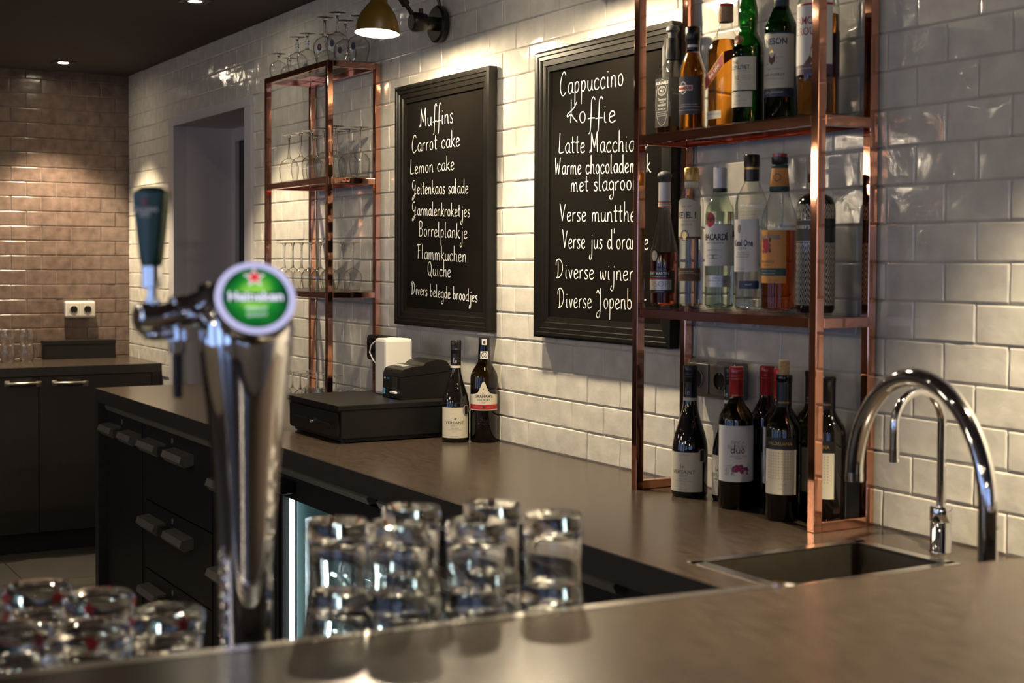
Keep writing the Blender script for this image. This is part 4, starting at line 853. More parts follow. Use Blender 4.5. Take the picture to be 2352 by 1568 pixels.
def grouse(par, r, a, fl):
    mm = MB(); f3 = lambda u, v: V((r*cos(a+u/r), r*sin(a+u/r), v))
    P_ = smooth([(-.012, .110), (-.006, .112), (.000, .122), (.003, .138), (.005, .150), (.009, .1545), (.013, .151), (.012, .146), (.014, .138), (.014, .124), (.008, .113), (.002, .107), (-.006, .106), (-.014, .107)], 3)
    c = (.006, .124); vs = [f3(*c)]+[f3(u+.006, v) for u, v in P_]; n = len(P_); mm.add(vs, [(0, 1+i, 1+(i+1) % n) for i in range(n)])
    mm.tube([f3(.008, .108), f3(.006, .101), f3(.000, .099)], .0007, 4); mm.tube([f3(.014, .108), f3(.014, .101), f3(.008, .099)], .0007, 4)
    mm.build('bird_picture', P_brown, par)
bottle('whisky_bottle', 'wide whisky bottle with red bird label, rightmost on the upper shelf behind the copper post', x, y, ZU,
    [(0, .004), (R-.003, .001), (R, .006), (R, .225), (R-.002, .240), (R-.010, .256), (.028, .268), (.018, .280), (.0155, .295), (.0155, .33), (0, .33)], M_bclear, (M_whisky, .212),
    [('cap', [(.0165, .300), (.0170, .335), (0, .336)], C_red)],
    [dict(z0=.086, z1=.234, c=-30, w=142, m=P_white, bands=[(.228, .2325, P_red), (.086, .106, mat('violet_band', (.08, .03, .09), .4))], texts=[('FAMOUS', .0225, .196, .0, mat('maroon_print', (.22, .015, .04), .4), dict(squeeze=.85, bold=.0004)), ('GROUSE', .0225, .174, .0, MATS['maroon_print'], dict(squeeze=.85, bold=.0004)), ('BLENDED SCOTCH WHISKY', .0038, .098, .0, P_silver)], art=[grouse]),
     dict(name='back_label', z0=.086, z1=.180, c=150, w=120, m=mat('back_label_paper', (.30, .22, .16), .6))])
# middle shelf
y = 2.050; x = ux(1525, y, ZM); R = .0325
bottle('cognac_bottle', 'slender necked cognac bottle with grey pour stopper, leftmost on the middle shelf', x, y, ZM,
    [(0, .004), (R-.004, .001), (R-.001, .006), (R, .060), (R+.001, .125), (R-.003, .150), (.0225, .180), (.0160, .210), (.0135, .245), (.0140, .300), (0, .300)], M_bclear, (M_cognac, .130),
    [('neck_foil', [(.0150, .250), (.0150, .298)], C_white), ('stopper', [(.0105, .296), (.0120, .306), (.0175, .312), (.0175, .317), (.012, .324), (0, .327)], C_grey)],
    [dict(z0=.032, z1=.086, c=-22, w=140, m=P_black, r=R+.0015, bands=[(.0655, .0670, P_red)], texts=[('REMY MARTIN', .0100, .0785, -.004, P_silver, dict(bold=.0002, squeeze=.9)), ('FINE CHAMPAGNE COGNAC', .0034, .0705, -.002, P_silver), ('FINE CHAMPAGNE', .003, .0355, 0, P_silver)]),
     dict(name='grade_label', z0=.0395, z1=.064, c=-26, w=112, r=R+.0020, m=P_silver, texts=[('VSOP', .0185, .053, .002, P_greyink, dict(squeeze=1.1)), ('MATURE CASK FINISH', .003, .0425, 0, P_greyink)]),
     dict(name='neck_band', z0=.238, z1=.252, c=0, w=330, r=.0155, m=P_cream, bands=[(.238, .2405, P_red), (.2495, .252, P_red)], texts=[('REMY MARTIN', .0055, .245, 0, P_ink)]),
     dict(name='medallion', z0=.118, z1=.119, c=-45, w=4, r=R+.001, m=P_silver, art=[blob(P_silver, 'medallion_disc', ell(.0085, .0125), .121)])])
y = 2.045; x = ux(1586, y, ZM); R = .0290
zt3 = lambda u: .258-.016*(2*u-1)**2-.006*u
bottle('genever_bottle', 'clear gold capped genever bottle with arched cream label, second on the middle shelf', x, y, ZM,
    [(0, .006), (R-.004, .001), (R, .008), (R, .235), (R-.001, .250), (R-.007, .268), (.0175, .280), (.0150, .290), (.0150, .320), (0, .320)], M_bclear, (M_clearliq, .19),
    [('cap', [(.0160, .296), (.0168, .300), (.0168, .326), (.015, .328), (0, .328)], C_gold), ('neck_band', [(.0158, .280), (.0158, .295)], P_cream)],
    [dict(z0=.160, z1=.245, c=-24, w=150, m=P_cream, zt=zt3, bands=[(.160, .166, P_brown)], texts=[('Sinds 1691', .0060, .236, .0, P_red, dict(slant=.3)), ('KETEL 1', .0205, .215, .0, P_ink, dict(squeeze=.72, bold=.0008)), ('AMBACHTELIJK GRAAN', .0032, .202, .004, P_greyink), ('GENEVER', .0075, .193, 0, P_greyink)],
        art=[ring(P_brown, 'emblem_border', .0115, .0130, .002, .168, -.004), blob(P_gold, 'emblem', ell(.006, .008), .168, -.004)]),
     dict(name='lower_label', z0=.062, z1=.092, c=-24, w=135, m=P_brown, bands=[(.080, .0805, P_cream), (.0765, .077, P_cream)], texts=[('JONGE GRAANGENEVER', .0034, .084, 0, P_cream)])])
y = 2.060; x = ux(1652, y, ZM); R = .0335
def bat(par, r, a, fl):
    mm = MB(); f3 = lambda u, v: V((r*cos(a+u/r), r*sin(a+u/r), v))
    P_ = [(0, .006), (.003, .003), (.009, .007), (.012, .001), (.007, -.003), (.003, -.002), (0, -.007), (-.003, -.002), (-.007, -.003), (-.012, .001), (-.009, .007), (-.003, .003)]
    vs = [f3(0-.006, .203)]+[f3(u*.85-.006, v+.203) for u, v in P_]; n = len(P_); mm.add(vs, [(0, 1+i, 1+(i+1) % n) for i in range(n)]); mm.build('bat_emblem', P_brown, par)
bottle('rum_bottle', 'white rum bottle with red round bat emblem, third on the middle shelf', x, y, ZM,
    [(0, .014), (R-.006, .001), (R, .008), (R, .190), (R, .215), (R-.003, .232), (R-.012, .250), (.0170, .262), (.0145, .275), (.0145, .318), (0, .318)], M_bpale, (M_clearliq, .222),
    [('capsule', [(.0160, .272), (.0160, .322), (.0150, .323), (0, .323)], C_white), ('capsule_band', [(.0163, .268), (.0163, .276)], P_black)],
    [dict(z0=.098, z1=.193, c=-20, w=150, m=P_white, bands=[(.192, .193, P_greyink)], texts=[('BACARDÍ', .0185, .163, -.001, P_ink, dict(squeeze=.80, bold=.0008)), ('CARTA BLANCA', .0062, .1505, -.002, P_ink), ('SUPERIOR WHITE RUM', .0038, .134, -.003, P_ink)],
        art=[blob(P_greyink, 'script_flourish', ell(.020, .005), .119, -.004), blob(P_ink, 'rule', [(-.02, .1405), (.012, .1405), (.012, .1412), (-.02, .1412)])]),
     dict(name='red_emblem', z0=.2025, z1=.2035, c=-30, w=4, r=R+.0006, m=P_red, art=[blob(P_silver, 'emblem_border', ell(.0145, .0185), .203, -.006), blob(P_red, 'emblem_disc', ell(.0128, .0168), .2031, -.006)]),
     dict(name='bat', z0=.2025, z1=.2030, c=-30, w=4, r=R+.0014, m=P_red, art=[bat]),
     dict(name='right_label', z0=.098, z1=.190, c=68, w=44, m=P_white, art=[blob(P_ink, 'figure_print', [(-.008, .160), (.004, .160), (.006, .170), (.000, .183), (-.006, .176)])]+[blob(P_greyink, 'small_print', [(-.010, .150-.0045*i), (.012, .150-.0045*i), (.012, .1512-.0045*i), (-.010, .1512-.0045*i)]) for i in range(10)]),
     dict(name='lower_label', z0=.050, z1=.076, c=-12, w=120, m=P_silver, texts=[('FABRICA', .0050, .070, 0, P_ink), ('SANTIAGO DE CUBA', .0052, .064, 0, P_ink)])])
y = 2.040; x = ux(1724, y, ZM); R = .0355
rb = [(R, .206), (R+.0008, .209), (R-.0006, .212), (R+.0008, .216), (R-.0006, .219), (R+.0008, .223), (R-.0006, .226), (R, .230)]
bottle('vodka_bottle', 'ribbed clear vodka bottle with black cap and white label, fourth on the middle shelf', x, y, ZM,
    [(0, .008), (R-.005, .001), (R, .008), (R, .045), (R+.0006, .048), (R-.0006, .052), (R, .056), (R, .200)]+rb+[(R-.002, .245), (R-.009, .262), (.021, .274), (.0155, .284), (.0150, .335), (0, .335)], M_bclear, (M_clearliq, .155),
    [('cap', [(.0165, .286), (.0165, .318), (.0175, .319), (.0175, .342), (.016, .344), (0, .344)], C_black), ('cap_ring', [(.0169, .311), (.0169, .316)], C_gold)],
    [dict(z0=.086, z1=.201, c=-36, w=124, m=P_white, texts=[('Ketel One', .0190, .148, .002, P_navy, dict(squeeze=.62, bold=.0007)), ('VODKA', .0065, .137, .002, P_ink), ('ENKEL DESTILLAAT UIT', .0030, .128, .004, P_ink), ('100% NON-GMO GRAIN', .0030, .1235, .004, P_ink), ('AMBACHTELIJK GESTOOKT', .0030, .118, 0, P_ink), ('NOLET DISTILLERY', .0034, .092, -.004, P_greyink)],
        art=[blob(P_silver, 'picture_panel', [(-.022, .166), (.006, .166), (.006, .195), (-.022, .195)]), blob(P_greyink, 'still_picture', ell(.005, .010), .180, -.006)]),
     dict(name='lower_label', z0=.048, z1=.066, c=-8, w=72, m=P_navy, texts=[('NOLET', .005, .0575, 0, P_silver)])])
y = 2.055; x = ux(1788, y, ZM); R = .0385
def rose(par, r, a, fl):
    f3 = lambda u, v: V((r*cos(a+u/r), r*sin(a+u/r), v)); mm = MB(); mg_ = MB()
    for i, (u, v) in enumerate([(-.006, .142), (.006, .143), (0, .152), (0, .133), (-.005, .150), (.005, .135)]):
        P_ = ell(.0065, .0065, 12); mm.add([f3(u-.006, v)]+[f3(a_+u-.006, b_+v) for a_, b_ in P_], [(0, 1+k, 1+(k+1) % 12) for k in range(12)])
    for (u, v) in ((-.010, .155), (.010, .132), (-.010, .130), (.010, .155)):
        P_ = ell(.003, .005, 10); mg_.add([f3(u-.006, v)]+[f3(a_+u-.006, b_+v) for a_, b_ in P_], [(0, 1+k, 1+(k+1) % 10) for k in range(10)])
    mm.build('rose_print', P_red, par); mg_.build('leaf_print', P_brown, par)
bottle('bourbon_bottle', 'bourbon bottle with orange rose label and orange neck, fifth on the middle shelf', x, y, ZM,
    [(0, .006), (R-.005, .001), (R, .008), (R, .175), (R, .195), (R-.002, .210), (R-.010, .232), (.0230, .248), (.0195, .262), (.0185, .280), (.0160, .318), (.0160, .328), (0, .328)], M_bclear, (M_bourbon, .176),
    [('neck_sleeve', [(.0215, .262), (.0215, .270), (.0175, .308), (.0165, .314)], P_orange), ('neck_stripe', [(.0218, .2605), (.0218, .2705)], P_teal), ('neck_ring', [(.0170, .310), (.0178, .312), (.0178, .316), (.0165, .318)], P_teal), ('cap', [(.0165, .320), (.0178, .322), (.0178, .334), (.0165, .335), (0, .335)], C_black), ('cap_top', [(.0160, .335), (.0162, .342), (0, .343)], C_red)],
    [dict(z0=.062, z1=.176, c=-36, w=118, m=P_orange, texts=[('Four Roses', .0170, .162, -.001, P_greyink, dict(squeeze=.72, bold=.0006)), ('BOURBON', .0075, .108, -.004, P_brown), ('KENTUCKY', .0036, .1005, -.004, P_brown), ('100% Quality', .0045, .068, .012, P_red, dict(slant=.3))], art=[rose], bands=[(.078, .094, P_teal)]),
     dict(name='band_print', z0=.0855, z1=.0865, c=-36, w=4, r=R+.0014, m=P_teal, texts=[('KENTUCKY STRAIGHT', .0042, .0885, -.002, P_cream), ('BOURBON WHISKEY', .0042, .0825, -.002, P_cream)]),
     dict(name='neck_seal', z0=.2785, z1=.2790, c=-15, w=4, r=.0212, m=P_orange, art=[ring(P_brown, 'seal_ring', .0085, .0085, .0012, .290, 0)])])
M_chev = mat('chevron_glaze', (.012, .012, .010), .12)
N, Lk, b = nodes(M_chev)
tc = N.new('ShaderNodeTexCoord'); sp = N.new('ShaderNodeSeparateXYZ'); Lk.new(tc.outputs['Object'], sp.inputs[0])
def mth(op, a, b_=None, c_=None):
    n = N.new('ShaderNodeMath'); n.operation = op
    for i, q in enumerate((a, b_, c_)):
        if q is None: continue
        if isinstance(q, (int, float)): n.inputs[i].default_value = q
        else: Lk.new(q, n.inputs[i])
    return n.outputs[0]
ang = mth('ARCTAN2', sp.outputs['Y'], sp.outputs['X']); tri = mth('PINGPONG', mth('MULTIPLY', ang, 20/(2*pi)), 0.5)
zz = mth('SUBTRACT', mth('MULTIPLY', sp.outputs['Z'], 80.0), mth('MULTIPLY', tri, 3.4)); st = mth('LESS_THAN', mth('FRACT', zz), 0.42)
inb = mth('MULTIPLY', mth('GREATER_THAN', sp.outputs['Z'], 0.018), mth('LESS_THAN', sp.outputs['Z'], 0.228)); gap = mth('SUBTRACT', 1.0, mth('MULTIPLY', mth('GREATER_THAN', sp.outputs['Z'], 0.148), mth('LESS_THAN', sp.outputs['Z'], 0.198)))
f_ = mth('MULTIPLY', mth('MULTIPLY', st, inb), gap); mx = N.new('ShaderNodeMix'); mx.data_type = 'RGBA'; Lk.new(f_, mx.inputs[0]); mx.inputs[6].default_value = (.012, .012, .010, 1); mx.inputs[7].default_value = (.50, .49, .46, 1); Lk.new(mx.outputs[2], b.inputs['Base Color'])
y = 2.050; x = ux(1872, y, ZM); R = .0405
bottle('gin_bottle', 'dark gin bottle with white zigzag pattern, rightmost on the middle shelf behind the post', x, y, ZM,
    [(0, .006), (R-.005, .001), (R, .010), (R, .215), (R-.002, .230), (R-.008, .243), (R-.020, .250), (.0150, .252), (.0130, .258), (.0130, .285), (0, .285)], M_chev, None,
    [('stopper', [(.012, .272), (.0175, .274), (.0180, .290), (.016, .294), (0, .294)], C_black)],
    [dict(name='name_band', z0=.150, z1=.196, c=-45, w=100, m=P_black, bands=[(.1505, .1515, P_silver), (.1945, .1955, P_silver)], texts=[("BOBBY'S", .0110, .180, 0, P_silver)])])
# ------------------------------------------------------------------ stemmed glasses, upside down on the left rack
ORD = ['first', 'second', 'third', 'fourth', 'fifth', 'sixth', 'seventh', 'eighth', 'ninth', 'tenth']
def stem_glass(name, H, R, rim, bowl, foot, stem=0.0042, knob=False, logo=None, cat='glass'):
    """z = 0 at the rim (upside down), foot on top"""
    t = empty(name, (0, 0, 0), 'x', cat); m = MB()
    pr = [(rim, 0), (rim+(R-rim)*0.55, bowl*0.25), (R*0.985, bowl*0.48), (R, bowl*0.60), (R*0.93, bowl*0.76), (R*0.72, bowl*0.90), (R*0.40, bowl*0.98), (stem*1.6, bowl+0.004)]
    m.lathe(pr, 36); b = m.build('bowl', M_thin, t)
    m = MB(); m.lathe([(rim+0.0004, -0.0002), (rim+0.0011, 0.0006), (rim+0.0004, 0.0014), (rim-0.0004, 0.0006), (rim+0.0004, -0.0002)], 36, T(0, 0, 0.0003)); m.build('rim', M_solid, b)
    m = MB(); pts = [(0, bowl+0.001), (stem*1.7, bowl+0.002), (stem, bowl+0.014)]
    if knob: pts += [(stem*1.1, bowl+.016), (stem*2.1, bowl+.021), (stem*1.2, bowl+.026), (stem*2.3, bowl+.032), (stem*1.1, bowl+.038)]
    pts += [(stem*0.85, (bowl+H)/2 if not knob else bowl+.042), (stem, H-0.012), (stem*2.2, H-0.005), (0, H-0.004)]
    m.lathe(pts, 16); m.build('stem', M_solid, t)
    m = MB(); m.lathe([(0, H-0.004), (stem*2.2, H-0.005), (foot*0.75, H-0.0022), (foot, H-0.0012), (foot, H), (foot*0.5, H-0.0004), (0, H-0.001)], 36); m.build('foot', M_solid, t)
    if logo:
        def disc(rr, eu, ev, zc): return [(rr*cos(-.87+u/rr), rr*sin(-.87+u/rr), zc+v) for u, v in [(0, 0)]+[(eu*cos(2*pi*i/20), ev*sin(2*pi*i/20)) for i in range(20)]]
        mm = MB(); mm.add(disc(R+0.0005, .0085, .0130, bowl*.56), [(0, 1+i, 1+(i+1) % 20) for i in range(20)]); q = mm.build('logo', logo[0], b)
        mm = MB(); mm.add(disc(R+0.0008, .0050, .0055, bowl*.60), [(0, 1+i, 1+(i+1) % 20) for i in range(20)]); mm.build('logo_badge', logo[1], q)
    return t
def place_glasses(proto, spots, z, label, group, used=[]):
    for i, (x, y) in enumerate(spots):
        L_ = label(i) if callable(label) else label
        if i == 0: proto.location = (x, y, z); proto['label'] = L_; proto['group'] = group
        else: dup(proto, (x, y, z), L_, group)
def rows(px_list, y, zpix, z):
    return [(atY(px, zpix, y).x, y) for px in px_list]
wgl = stem_glass('wine_glass', 0.178, 0.0375, 0.030, 0.088, 0.034)
spots = rows([664, 691, 716, 743, 769], 1.985, 400, 0)+rows([725, 774, 800, 826], 2.075, 400, 0)
place_glasses(wgl, sorted(spots, key=lambda s: (s[1], s[0])), 1.7623,
    lambda i: ('%s from left, front row of wine glasses on the upper tier of left rack' % ORD[i]) if i < 5 else ('%s from left, rear row of wine glasses on the upper tier of left rack' % ORD[i-5]), 'wine glasses upside down on the upper tier')
wgs = stem_glass('wine_glass', 0.172, 0.0345, 0.028, 0.075, 0.033, 0.0038)
spots = rows([655, 674, 701, 722, 752], 1.982, 668, 0)+rows([735, 757+20, 789+14, 825], 2.078, 668, 0)
xs = [(-5.125+0.088*i, 1.982) for i in range(6)]+[(-5.10+0.10*i, 2.078) for i in range(5)]
place_glasses(wgs, xs, 1.3613, lambda i: ('%s from left, front row of wine glasses on the lower tier of left rack' % ORD[i]) if i < 6 else ('%s from left, rear row of wine glasses on the lower tier of left rack' % ORD[i-6]), 'wine glasses upside down on the lower tier')
ZT = 2.1675
sm = stem_glass('snifter_glass', 0.100, 0.0350, 0.027, 0.070, 0.028)
place_glasses(sm, [(atY(640, 165, 2.00).x, 2.00), (atY(664, 160, 2.07).x-.02, 2.08)], ZT, lambda i: ['short round stemmed glass at far left end atop the left rack, front one', 'short round stemmed glass at far left end atop the left rack, rear one'][i], 'stemmed glasses on top of the left rack')
md = stem_glass('beer_goblet', 0.138, 0.0385, 0.029, 0.078, 0.030, 0.0042, True)
place_glasses(md, [(atY(683, 150, 2.00).x, 2.00), (atY(706, 146, 2.00).x, 2.00-.0), (atY(733, 140, 2.04).x, 2.07)], ZT, lambda i: 'goblet with knobbed stem on top of the left rack, %s from the left' % ORD[i], 'goblets with knobbed stems on top of the left rack')
tl = stem_glass('beer_goblet', 0.165, 0.0415, 0.029, 0.095, 0.031, 0.0052, False, (P_navy, P_red))
place_glasses(tl, [(atY(740, 140, 1.98).x+.012, 1.985), (atY(768, 135, 1.98).x+.015, 1.985), (atY(790, 140, 2.07).x, 2.075), (atY(812, 140, 2.07).x+.03, 2.085-.01)], ZT+0.002, lambda i: 'tall goblet with red and blue badge on top of left rack, %s from left' % ORD[i], 'badged goblets on top of the left rack')
# glasses standing on the worktop under the left rack
lw = stem_glass('liqueur_glass', 0.125, 0.026, 0.022, 0.062, 0.026, 0.0035)
spots = [(atZ(px, 905, CT).x, yy) for px, yy in ((0, 0),)] if False else [(-5.13, 1.985), (-5.05, 1.985), (-4.97, 1.985), (-4.89, 1.985), (-5.09, 2.065), (-5.00, 2.065), (-4.91, 2.065), (-4.82, 2.065)]
place_glasses(lw, spots, CT+0.0005, lambda i: ('%s from left, front row of small stemmed glasses on worktop under left rack' % ORD[i]) if i < 4 else ('%s from left, rear row of small stemmed glasses on worktop under left rack' % ORD[i-4]), 'small stemmed glasses under the left rack')
t = empty('tumbler', (0, 0, 0), 'x', 'glass'); m = MB(); rib = lambda a, z: 1+0.018*cos(16*a)*(1 if z < .066 else 0.1)
m.lathe([(0.031, 0), (0.033, 0.030), (0.035, 0.066), (0.0355, 0.078)], 96, None, rib); m.build('glass_wall', M_thin, t)
m = MB(); m.lathe([(0, 0.068), (0.0345, 0.068), (0.0355, 0.078), (0.033, 0.084), (0, 0.083)], 40); m.build('thick_base', M_solid, t)
place_glasses(t, [(-4.79+.02, 1.985), (-4.69+.02, 1.985), (-4.74, 2.072), (-4.65, 2.072)], CT+0.0005, lambda i: ['ribbed tumbler upside down, front left one behind the cash drawer', 'ribbed tumbler upside down, front right one behind the cash drawer', 'ribbed tumbler upside down, rear left one behind the cash drawer', 'ribbed tumbler upside down, rear right one behind the cash drawer'][i], 'ribbed tumblers under the left rack')
hb = empty('highball_glass', (-5.165+.0, 2.0, CT), 'clear straight highball glass left of the cash drawer, beneath the copper rack', 'glass')
# one tall clear glass beside the drawer's left corner
hb.location = (-4.62, 1.895, CT)
m = MB(); m.lathe([(0, .004), (.024, .004), (.026, 0), (.028, .01), (.031, .10), (.0295, .10), (.0265, .014), (0, .012)], 32); m.build('glass_wall', M_thin, hb)
# ------------------------------------------------------------------ cash drawer, printer, router box
t = empty('cash_drawer', (0, 0, 0), 'flat black metal cash drawer on the worktop', 'cash drawer')
DXa, DXb, DYa, DYb, DH = -4.305, -3.895, 1.680, 2.100, 0.115
m = MB(); m.box((DXa, DYa+0.006, CT+0.014), (DXb, DYb, CT+DH-0.012), 0.002); m.box((DXa-0.004, DYa-0.006, CT+DH-0.016), (DXb+0.002, DYb, CT+DH), 0.002); m.box((DXa+.004, DYa+.02, CT+.004), (DXb-.004, DYb, CT+.014)); m.build('housing', M_bplast, t)
m = MB(); m.box((DXa+0.012, DYa-0.002, CT+0.020), (DXb-0.012, DYa+0.008, CT+DH-0.024), 0.0025); d = m.build('drawer_front', M_bplast, t)
m = MB(); m.box((DXa+0.06, DYa-0.0035, CT+0.052), (DXa+0.165, DYa-0.0015, CT+0.058)); m.box((DXb-0.165, DYa-0.0035, CT+0.052), (DXb-0.06, DYa-0.0015, CT+0.058)); m.build('slot', M_plinth, d)
m = MB(); m.lathe([(0, .008), (.006, .008), (.009, .005), (.0095, 0)], 24, T((DXa+DXb)/2, DYa-0.002, CT+0.052) @ RX(pi/2)); m.box(((DXa+DXb)/2-.0012, DYa-.0115, CT+.047), ((DXa+DXb)/2+.0012, DYa-.009, CT+.057)); m.build('key_lock', M_chrome, d)
for (a, b) in ((DXa+.03, DYa+.03), (DXb-.03, DYa+.03), (DXa+.03, DYb-.03), (DXb-.03, DYb-.03)):
    m = MB(); m.lathe([(0, 0), (.012, 0), (.014, .016), (0, .016)], 16, T(a, b, CT)); m.build('foot', M_plinth, t)
TZ = CT+DH
t = empty('receipt_printer', (0, 0, 0), 'black receipt printer on the cash drawer behind the merlot bottle', 'printer')
pa, pb, qa, qb = -4.088, -3.960, 1.915, 2.112
def prof_extrude(mb, prof, x0, x1):
    n = len(prof); mb.add([(x0, a, b) for a, b in prof]+[(x1, a, b) for a, b in prof], [tuple(range(n)), tuple(range(2*n-1, n-1, -1))]+[(i, (i+1) % n, n+(i+1) % n, n+i) for i in range(n)])
m = MB(); prof_extrude(m, [(qa, TZ), (qa-.004, TZ+.004), (qa-.002, TZ+.070), (qb-.01, TZ+.084), (qb, TZ+.080), (qb, TZ)], pa, pb); m.build('body', M_bplast, t)
m = MB(); prof_extrude(m, smooth([(qa-.002, TZ+.071), (qa+.002, TZ+.086), (qa+.012, TZ+.096), (qa+.05, TZ+.103), (qa+.075, TZ+.104)], 3)+smooth([(qa+.085, TZ+.113), (qa+.12, TZ+.122), (qa+.155, TZ+.118), (qb-.03, TZ+.105), (qb-.012, TZ+.086)], 3), pa-.001, pb+.001); lid = m.build('lid', M_bplast, t)
m = MB(); m.box((pa+.02, qa+.025, TZ+.100), (pb-.045, qa+.05, TZ+.1035)); m.build('lid_window', mat('grey_sheen', (.45, .43, .38), .25), lid)
m = MB(); m.box((pa+.070, qa-.0045, TZ+.022), (pa+.105, qa-.0005, TZ+.068)); m.build('paper_slot', M_plinth, t)
m = MB(); m.box((pa+.068, qa-.012, TZ+.018), (pa+.107, qa-.002, TZ+.024), .001); m.build('slot_lip', M_wplast, t)
m = MB(); m.box((pa+.062, qa-.0055, TZ+.0175), (pa+.070, qa-.0035, TZ+.0235)); m.build('status_light', emit('blue_led', (.08, .10, 1.0), 12), t)
m = MB(); m.box((pa+.006, qa-.0050, TZ+.012), (pa+.018, qa-.0035, TZ+.030)); m.build('sticker', P_ltblue, t)
m = MB(); v, f = text_mesh('star', .0085, 1, .0003); m.add([(pa+.018+a, qa-.0042, TZ+.063+b) for a, b in v], f); m.build('logo_lettering', P_white, t)
m = MB(); v, f = text_mesh('TSP100', .0075, .9, .0002); m.add([(pa+.042+a, qa-.0042, TZ+.0625+b) for a, b in v], f); m.build('logo_lettering', P_ltblue, t)
t = empty('router_box', (0, 0, 0), 'white upright router box standing on the cash drawer', 'router')
m = MB(); m.box((-4.208, 1.938, TZ), (-4.122, 2.034, TZ+.181), .010); m.build('case', M_wplast, t)
m = MB(); m.lathe([(0, .004), (.014, .003), (.016, 0)], 20, T(-4.165, 1.98, TZ+.1805)); m.build('button', M_wplast, t)
m = MB(); A = V((-4.205, 1.965, TZ+.176)); m.tube(smooth3 := [A, A+V((-.020, -.012, -.004)), A+V((-.045, -.020, -.022)), A+V((-.052, -.022, -.045)), A+V((-.040, -.016, -.068)), A+V((-.018, -.008, -.088)), A+V((-.003, 0, -.097))], .0022, 8); m.build('cable', M_wplast, t)
# ------------------------------------------------------------------ front bar top
P0, P1 = V((-1.2935, 0.25, 0)), V((-1.2040, 1.449, 0)); dB = (P1-P0).normalized()
Ea = P0+dB*(-2.6); Eb = P0+dB*((WALL_Y-0.001-P0.y)/dB.y)
m = MB(); m.prism([(Ea.x, Ea.y), (Ea.x+0.62, Ea.y), (Eb.x+0.62, Eb.y), (Eb.x, Eb.y)], BAR-0.05, BAR); o = tag(m.build('bar_counter', M_top), 'brown laminate bar counter across the foreground', 'bar counter')
m = MB(); m.prism([(Ea.x+.06, Ea.y), (Ea.x+.40, Ea.y), (Eb.x+.40, Eb.y), (Eb.x+.06, Eb.y)], 0, BAR-0.05); m.build('front_body', M_wood, o)
nB = V((-dB.y, dB.x, 0))      # towards the back wall side (into the bar)
if nB.x > 0: nB = -nB
def onbar(s, off): return P0+dB*s+nB*off
R0, R1 = onbar(-0.3, 0.001), onbar((1.078-P0.y)/dB.y, 0.001)
m = MB(); q = [R0, R1, R1+nB*.016, R0+nB*.016]; m.prism([(p.x, p.y) for p in q], BAR-.022, BAR+.0005)
q = [R1+nB*.004, R1+nB*.010, R1+nB*.016+dB*.02, R1+dB*.02]
t = tag(m.build('chrome_edge_rail', M_stain), 'bright metal rail along the far edge of the foreground bar top', 'rail')
m = MB(); e = R1+nB*.008; m.tube([V((e.x, e.y, BAR-.01)), V((e.x, e.y, BAR+.003))], .008, 14); m.tube([V((e.x, e.y, BAR-.004))+dB*.008, V((e.x, e.y, BAR-.006))+dB*.035], [.006, .002], 10); m.build('end_clip', M_chrome, t)
DZ = 0.975
m = MB(); q = [onbar(-0.45, .02), onbar(0.72, .02), onbar(0.72, .21), onbar(0.46, .36), onbar(-0.45, .42)]; m.prism([(p.x, p.y) for p in q], DZ-.03, DZ)
tag(m.build('drainboard', M_stain), 'stainless drainboard behind the bar edge carrying the beer glasses', 'drainboard')
m = MB(); q = [onbar(-0.45, .04), onbar(0.70, .04), onbar(0.70, .19), onbar(-0.45, .40)]; m.prism([(p.x, p.y) for p in q], 0.0, DZ-.03); tag(m.build('tap_cabinet', M_steelblk), 'black cabinet under the stainless drainboard', 'cabinet')
# upturned beer glasses stacked in twos
def beer_proto():
    t = empty('beer_glass', (0, 0, 0), 'x', 'glass'); m = MB()
    out = [(.0385, 0), (.0372, .018), (.0345, .040), (.0318, .062), (.0310, .082), (.0318, .100), (.0330, .116), (.0335, .130), (.0318, .137), (.012, .1385), (0, .1380)]
    inn = [(0, .118), (.020, .117), (.0288, .112), (.0298, .100), (.0288, .082), (.0296, .062), (.0324, .040), (.0352, .018), (.0368, .0)]
    m.lathe(list(reversed(out))[0:0]+[(r, z) for r, z in out]+[(r, z) for r, z in inn]+[(.0385, 0)], 40)
    m.build('glass_wall', M_solid, t); return t
bp = beer_proto(); first = True
BG = [(775, 1.53, 'leftmost of the front row'), (915, 1.52, 'second of the front row'), (1095, 1.535, 'third of the front row'), (1270, 1.575, 'rightmost of the front row'), (945, 1.62, 'left of the rear row'), (1130, 1.64, 'right of the rear row')]
for px, d, nm in BG:
    for lev in (0, 1):
        q = atD(px, 1180, d); l = '%s of two stacked upturned beer glasses, %s' % ('lower' if lev == 0 else 'upper', nm); Lc = (q.x, q.y, DZ+.0005+lev*.0760)
        if first: bp.location = Lc; bp['label'] = l; bp['group'] = 'stacked clear beer glasses'; first = False
        else: dup(bp, Lc, l, 'stacked clear beer glasses')
